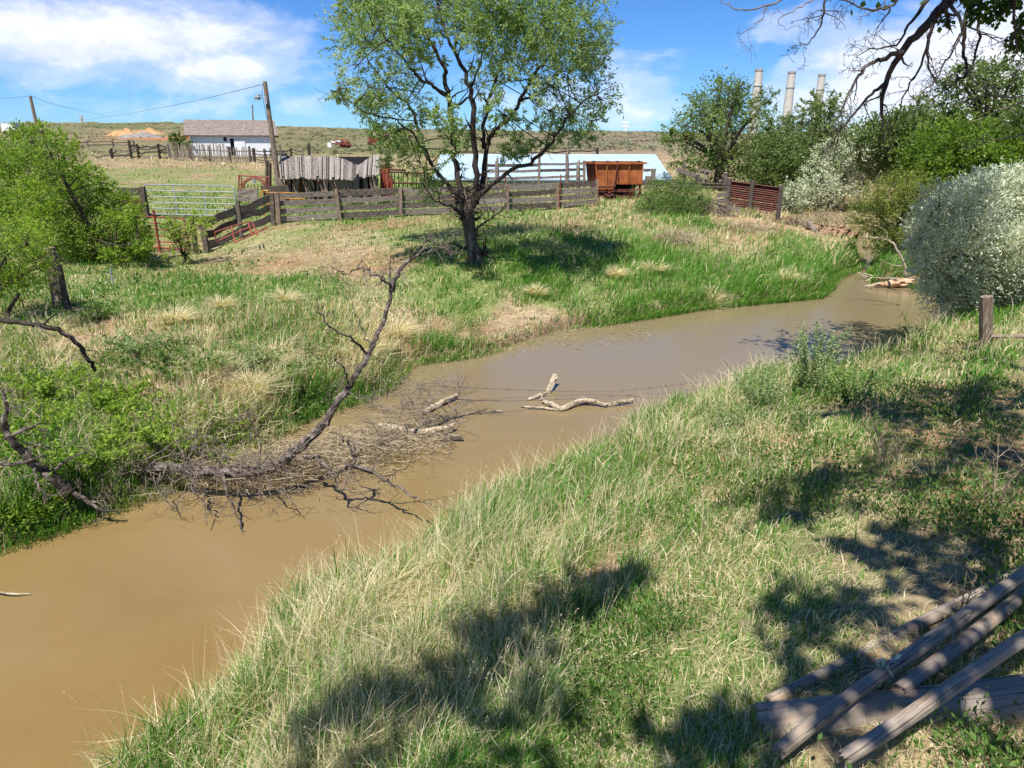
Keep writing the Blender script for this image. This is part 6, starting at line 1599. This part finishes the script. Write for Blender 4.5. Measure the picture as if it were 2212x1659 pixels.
# dry brush heaps
def heap(name, label, cx, cy, Y, rx, rz, n, mat='dry', L0=.6, rr=.008, cat='brush heap', flat=.5):
    m = MB(); c_ = at(cx, cy, Y)
    for q in range(n):
        v = g.normal(0, 1, 3); v /= np.linalg.norm(v); p = c_ + v * np.array([rx, rx * .8, rz]) * g.random() ** .4
        p[2] = max(p[2], gz(p[0], p[1]) + .02); d = nrm(v * .6 + g.normal(0, .7, 3)); d[2] *= flat; L = L0 * g.uniform(.5, 1.3)
        tube(m, [p, p + d * L * .5 + g.normal(0, .05, 3), p + d * L + [0, 0, -.1 * L]], [rr, rr * .8, rr * .4], 3, cap=False, tint=g.random())
    return tag(m.build(name, M[mat]), label, cat)
heap('dead_brush', 'grey tangle of dead brush on the right of the round shrub', 1545, 455, 35.0, .65, .55, 420, 'twig', .8, .011)
heap('dead_brush', 'tan mat of dead brush hanging over the bank below the loose boards', 1600, 500, 32, 1.2, .35, 520, 'dry', .9, .010, flat=.3)
heap('dead_brush', 'small heap of straw brush lying in the green grass', 1460, 515, 28, .75, .22, 300, 'dry', .7, .009)
heap('root_ball', 'brown root ball bulging from the cut bank', 1717, 488, 36.0, .55, .45, 520, 'dry', .6, .012, 'roots')
heap('dead_brush', 'tan brush along the top of the cut bank', 1790, 470, 37, 1.6, .25, 420, 'dry', .7, .010)

# cut bank face of bare soil
mb = MB()
nx, nz = 60, 12; V = []
for i in range(nx):
    px = 1690 + (1800 - 1690) * i / (nx - 1)
    top = atz(px, 476, .78 + .12 * math.sin(i * .5)); bot = atz(px, 521, 0)
    for j in range(nz):
        f = j / (nz - 1); p = bot * (1 - f) + top * f; p[1] = bot[1] + (-0.25 + .45 * f ** 3) ; p[2] = -.1 + (top[2] + .02) * f
        V.append(p + g.normal(0, .05, 3) * [1, 1, .4] + [0, .18 * math.sin(i * .8) + .1 * math.sin(i * 1.9), 0])
idx = np.arange(nx * nz).reshape(nx, nz); Qs = np.stack([idx[:-1, :-1], idx[1:, :-1], idx[1:, 1:], idx[:-1, 1:]], -1).reshape(-1, 4)
mb.add(V, Qs); tag(mb.build('earth_bank', M['soil'], origin=(0, 0, 0)), kind='structure')

# left wooden post, stick, small stake with wire
t = thing('wooden_post', 'thick brown wooden post with wire at the left', 'post', atg(131, 15.6))
b = atg(131, 15.6); m = MB(); tube(m, [b - [0, 0, .3], b + [0, 0, .4], b + [.02, 0, .9], b + [0, 0, 1.32]], [.15, .145, .14, .135], 12, rough=.06, rng=g); m.build('shaft', M['postwood'], t)
m = MB(); 
for zz in (1.05, .55): tube(m, [b + [.15 * math.cos(a), .15 * math.sin(a), zz] for a in np.linspace(0, 2 * PI, 12)], .006, 4)
m.build('wire_wrap', M['wire'], t)
b2 = atg(150, 15.2); m = MB(); tube(m, [b2 - [0, 0, .2], b2 + [-.02, 0, .5], b2 + [.0, 0, 1.05]], [.07, .065, .05], 7, rough=.15, rng=g); tag(m.build('wooden_post', M['darkwood']), 'thin split stick leaning on the thick brown post', 'post')
b3 = atg(245, 19); m = MB(); beam(m, b3 - [0, 0, .2], b3 + [0, 0, .48], .035, .035, (0, 1, 0)); tag(m.build('fence_stake', M['galv']), 'small pale metal stake in the grass right of the thick post', 'stake')
wire('fence_wire', 'slack wire from the thick left post to the pale stake', [b + [.1, 0, 1.1], (b + b3) / 2 + [0, 0, .72], b3 + [0, 0, .35]], .008)

# barbed wire across the river
for k, (L, lab) in enumerate([([(900, 832, 12.2), (945, 834, 12.3), (1120, 842, 12.7), (1293, 846, 12.9), (1420, 836, 12.6), (1560, 818, 12.2)], 'upper strand of barbed wire spanning the river'), ([(960, 862, 11.6), (1090, 866, 11.9), (1221, 862, 12.2), (1380, 852, 12.2), (1545, 838, 12)], 'lower strand of barbed wire spanning the river')]):
    m = MB(); P = smooth_path([at(*q) for q in L], 8); P[:, 2] = np.maximum(P[:, 2], .05)
    tube(m, P, .006, 4)
    for i in range(1, len(P) - 1, 2):
        for s in range(2): d = nrm(g.normal(0, 1, 3)) * .03; tube(m, [P[i] - d, P[i] + d], .004, 3)
    tag(m.build('barbed_wire', M['wire']), lab, 'wire')

# post and rail on the right bank
t = thing('wooden_post', 'dark round post on the near bank beside the silver shrub', 'post', ground_at(2130, 752))
b = onground(ground_at(2130, 752)); e = at(2131, 640, b[1]); m = MB(); P = [b - [0, 0, .3], b, (b + e) / 2, e]; tube(m, P, [.105, .1, .1, .095], 12, rough=.05, rng=g); m.build('shaft', M['postwood'], t)
m = MB(); tube(m, [b + [.1 * math.cos(a), .1 * math.sin(a), .25] for a in np.linspace(0, 2 * PI, 12)], .006, 4); m.build('wire_wrap', M['wire'], t)
m = MB(); q0 = at(2140, 727, b[1] - .14); q1 = at(2420, 727, b[1] - .5); tube(m, np.linspace(q0, q1, 6), np.linspace(.035, .045, 6), 8, rough=.06, rng=g)
tag(m.build('wooden_rail', M['postwood']), 'thin horizontal rail leading right from the dark round post', 'rail')

# five grey logs in the foreground
def log(label, P0, P1, r0, r1, bend=0.0, seed=0, jag=0.012):
    g = np.random.default_rng(seed + 900)
    P0 = np.array(P0); P1 = np.array(P1); L = np.linalg.norm(P1 - P0); n = int(L / .035); sd = 30
    d = nrm(P1 - P0); a = nrm(np.cross(d, [0, 0, 1])); b = np.cross(a, d) * -1
    b = np.cross(d, a)
    ts = np.linspace(0, 1, n); ang = np.arange(sd) / sd * 2 * PI
    kn = [(g.random(), g.random() * 6.28, g.uniform(.3, .7)) for _ in range(int(L * 2.2))]
    V = []; GRN = []
    ph = g.random(6) * 6.28
    for i, t_ in enumerate(ts):
        c_ = P0 + (P1 - P0) * t_ + a * bend * math.sin(t_ * PI) + a * .008 * math.sin(t_ * L * 3 + ph[0]) + b * .006 * math.sin(t_ * L * 4 + ph[1])
        r = (r0 + (r1 - r0) * t_) * (1 + .03 * math.sin(t_ * L * 5 + ph[2]))
        rr = r * (1 + .03 * np.sin(ang * 3 + ph[3] + t_ * L * .5) + .02 * np.sin(ang * 7 + ph[4]) + g.normal(0, .006, sd))
        crack = np.abs(((ang - 1.2 - .35 * math.sin(t_ * L * 1.3 + ph[5]) + PI) % (2 * PI)) - PI)
        rr = rr * (1 - .07 * np.exp(-(crack / .06) ** 2))
        for (kt, ka, ks) in kn:
            dt = (t_ - kt) * L; da = (((ang - ka) + PI) % (2 * PI) - PI) * r
            rr = rr + r * .16 * ks * np.exp(-((dt / .025) ** 2 + (da / .018) ** 2))
        V.append(c_ + (np.cos(ang) * rr)[:, None] * a + (np.sin(ang) * rr)[:, None] * b)
        GRN.append(np.stack([ang / (2 * PI) * 2 * PI * r * 14 / 6.28 * 2, np.full(sd, t_ * L * 1.0 + seed * 7), np.zeros(sd)], 1))
    V = np.array(V); 
    j0 = g.normal(0, jag, sd); V[0] += d * (j0 - .02)[:, None]; V[-1] += d * g.normal(0, jag, sd)[:, None]
    GRN = np.concatenate(GRN); m = MB()
    k = np.arange(sd); k2 = (k + 1) % sd
    Q = np.concatenate([np.stack([i * sd + k, i * sd + k2, (i + 1) * sd + k2, (i + 1) * sd + k], 1) for i in range(n - 1)])
    Vf = V.reshape(-1, 3); e0 = V[0].mean(0) + d * .012; e1 = V[-1].mean(0) - d * .012
    Vf = np.concatenate([Vf, [e0, e1]]); T = np.concatenate([np.stack([k2, k, np.full(sd, n * sd)], 1), np.stack([(n - 1) * sd + k, (n - 1) * sd + k2, np.full(sd, n * sd + 1)], 1)])
    m.add2(Vf, Q, T)
    o = m.build('log', M['log'], smooth=True)
    at_ = o.data.attributes.new('grain', 'FLOAT_VECTOR', 'POINT')
    at_.data.foreach_set('vector', np.concatenate([GRN, [[0, 0, 0], [0, 0, 0]]]).astype(np.float32).ravel())
    return tag(o, label, 'log', 'weathered logs piled at the lower right')
def zz(px, py, dz):
    p = ground_at(px, py)
    for _ in range(4): q = atz(px, py, gz(p[0], p[1]) + dz); p = q
    return q
def ext(a, b, f): return a + (b - a) * f
gl = 0
A = zz(1648, 1563, .03); B = zz(2212, 1512, .06); log('thickest log lying lowest, split grey and nearly level across the corner', A, ext(A, B, 1.35), .10, .115, 0, 1)
A = zz(1664, 1512, .04); B = zz(2205, 1228, .10); log('slim grey log furthest back in the pile', A, ext(A, B, 1.25), .032, .037, .02, 2)
A = zz(1690, 1620, .16); B = zz(2212, 1245, .30); log('long log crossing the thick log with its end at lower left', A, ext(A, B, 1.25), .033, .037, -.02, 3)
A = zz(1950, 1485, .10); B = zz(2212, 1282, .17); log('log whose cut end stops just behind the thick log', A, ext(A, B, 1.5), .036, .040, 0, 4)
A = zz(1826, 1630, .18); B = zz(2212, 1374, .32); log('nearest log with a broken pale tip crossing on top', A, ext(A, B, 1.4), .034, .037, .015, 5, .022)

# taller leafy weeds on the near bank
def tall_weed(name, label, px, py, hgt, stems, spreadr, mat, leaf, seed, group, dry=False, cat='weed'):
    g = np.random.default_rng(seed + 1200)
    b = onground(ground_at(px, py)); t = thing(name, label, cat, b, group)
    sm, lm = MB(), MB()
    for s in range(stems):
        a = g.random() * 2 * PI; q = b + [math.cos(a) * spreadr * .25 * g.random(), math.sin(a) * spreadr * .25 * g.random(), 0]; q[2] = gz(q[0], q[1])
        d = np.array([math.cos(a) * spreadr, math.sin(a) * spreadr, 0]) * g.uniform(.2, 1); h = hgt * g.uniform(.55, 1.05)
        P = smooth_path([q, q + d * .35 + [0, 0, h * .5], q + d + [0, 0, h]], 5)
        tube(sm, P, np.linspace(.006, .002, len(P)), 4, cap=False, tint=.2 if dry else .6)
        if dry: twigs(sm, P, np.full(len(P), .004), g, 7, .25, 2, .8, -.05, .7, .0016, sides=3); continue
        n = int(h / .03); f = np.linspace(.12, 1, n); ii = (f * (len(P) - 1)); i0 = np.minimum(ii.astype(int), len(P) - 2); w = (ii - i0)[:, None]
        C_ = P[i0] * (1 - w) + P[i0 + 1] * w
        for _ in range(5): leaves(lm, C_ + g.normal(0, .02, C_.shape), leaf, g, .42, np.clip(g.normal(.62, .18, n), 0, 1), -.25, .9)
    sm.build('stems', M['dry'] if dry else M['weed'], t)
    if not dry: lm.build('foliage', M[mat], t)
gW = 'leafy weeds on the near bank'
tall_weed('tall_weed', 'tallest leafy green weed standing against the river', 1745, 862, 1.12, 26, .45, 'weedpale', .045, 1, gW)
tall_weed('tall_weed', 'pale leafy weed leaning left over the water', 1640, 890, .75, 26, .55, 'weedpale', .04, 2, gW)
tall_weed('tall_weed', 'leafy weed right of the tallest weed', 1845, 880, .6, 14, .5, 'weed', .045, 3, gW)
tall_weed('tall_weed', 'small leafy shoots at the water edge left of the dark post', 1985, 765, .8, 9, .4, 'weed', .04, 4, gW)
tall_weed('tall_weed', 'dark green upright weed at the grass edge lower left', 600, 1345, .42, 9, .14, 'weed', .07, 5, gW)
tall_weed('tall_weed', 'grey green mugwort sprig growing between the logs', 1905, 1490, .20, 7, .07, 'silver', .04, 6, gW)
tall_weed('tall_weed', 'leafy clump right of the long dry stems', 1560, 935, .4, 20, .4, 'weedpale', .04, 7, gW)
gD = 'dry twiggy stems on the near bank'
tall_weed('dry_weed', 'tall branching dry stems near the right edge', 2140, 1120, .62, 6, .22, 'dry', .03, 8, gD, True)
tall_weed('dry_weed', 'reddish dry branching stems right of the leafy weeds', 1920, 1010, .55, 6, .3, 'dry', .03, 9, gD, True)
tall_weed('dry_weed', 'dry stems at the grass edge beside the water', 1880, 905, .5, 5, .35, 'dry', .03, 10, gD, True)
tall_weed('dry_weed', 'thin brown stem standing just behind the logs', 2075, 1345, .35, 2, .06, 'dry', .03, 11, gD, True)
gT = 'leafy weeds on the far bank'
for k, (px, py, h, lab) in enumerate([(530, 800, .55, 'bushy green weed patch on the far bank above the fallen tree'), (640, 790, .4, 'green leafy weed right of the bushy patch'), (390, 820, .7, 'dark leafy weed in the hollow of the far bank'), (300, 760, .5, 'dark green weed under the curved branch'), (250, 900, .7, 'yellow green brambles on the lower far bank'), (120, 860, .7, 'yellow green brambles left of the hollow'), (60, 950, .6, 'lush brambles behind the bleached limb'), (330, 960, .6, 'yellow green sprays behind the fallen trunk'), (460, 960, .5, 'light green sprays over the middle of the fallen trunk'), (210, 690, .4, 'broad leaved weed beside the thick left post'), (190, 1000, .5, 'green sprays between the bleached limb and the fallen trunk'), (650, 880, .5, 'reedy weed at the water edge behind the fallen trunk')]):
    tall_weed('leafy_weed', lab, px, py, h * .75, 30, .8, 'lime' if k in (4, 5, 6, 7, 8, 10) else 'weedpale' if k in (0, 1, 3) else 'weed', .07, 20 + k, gT)
# bleached stone lumps
for k, (px, py, r, lab) in enumerate([(1860, 790, .10, 'grey stone under the edge weeds')]): pass

# straw tussocks on the far bank, each a drooping sheaf of dry blades
gS = 'dry straw tussocks on the far bank'
for k, (px, py, R, lab) in enumerate([(860, 725, .7, 'largest pale straw tussock right of the rising dead limb'), (600, 790, .6, 'straw tussock between the green weeds above the fallen trunk'), (440, 815, .6, 'straw tussock on the crest of the far bank hollow'), (545, 850, .5, 'straw tussock just above the fallen trunk'), (800, 760, .45, 'straw tussock touching the rising dead limb'), (380, 700, .45, 'straw tussock on the upper left bank'), (620, 655, .4, 'thin straw tussock in the green upper bank'), (480, 670, .4, 'small straw tussock left of the thin one'), (1160, 640, .4, 'straw tussock in the green grass below the willow'), (1410, 590, .6, 'straw sheaf blown over in the green point'), (1700, 610, .5, 'straw sheaf near the tip of the green point'), (1330, 600, .45, 'straw sheaf at the edge of the willow shade'), (1540, 655, .4, 'brown straw hanging over the water edge')]):
    p = ground_at(px, py); m = MB(); n = 420; a = g.random(n) * 2 * PI; q = R * .45 * np.sqrt(g.random(n)) 
    x = p[0] + q * np.cos(a); y = p[1] + q * np.sin(a); P = np.stack([x, y, height(x, y) - .02], 1); r = np.hypot(x, y)
    ll = g.uniform(.3, 1.5, n); ln = np.stack([np.cos(a) * ll + .25, np.sin(a) * ll - .1], 1)
    blades(m, P, g.uniform(.25, .62, n) * (.6 + R * .5), .003 + r * .0009, ln, g, g.uniform(0, .26, n), True)
    o = m.build('straw_tussock', M['grass']); tag(o, lab, 'tussock', gS)
# twigs and small sticks stranded on the mud flat and floating scum at the waterline
mb = MB()
la = g.uniform(860, 1420, 900); lb = 735 - (la - 860) * .06 + g.normal(0, 16, 900)
LP = np.array([atz(a, b, .15) for a, b in zip(la, lb)]); lz = np.maximum(height(LP[:, 0], LP[:, 1]), 0) + .01
for q in range(900):
    p = LP[q]; z = lz[q]; d = nrm(g.normal(0, 1, 3) * [1, 1, .12]); L = g.uniform(.05, .3); p = np.array([p[0], p[1], z]); w_ = nrm(np.cross(d, [0, 0, 1])) * g.uniform(.004, .010)
    mb.add([p - w_, p + w_, p + d * L + w_ * .4, p + d * L - w_ * .4], [[0, 1, 2, 3]], g.random() * .8)
tag(mb.build('stranded_litter', M['dry'], origin=(0, 0, 0)), 'small sticks and straw stranded on the muddy shore', 'litter', kind='stuff')
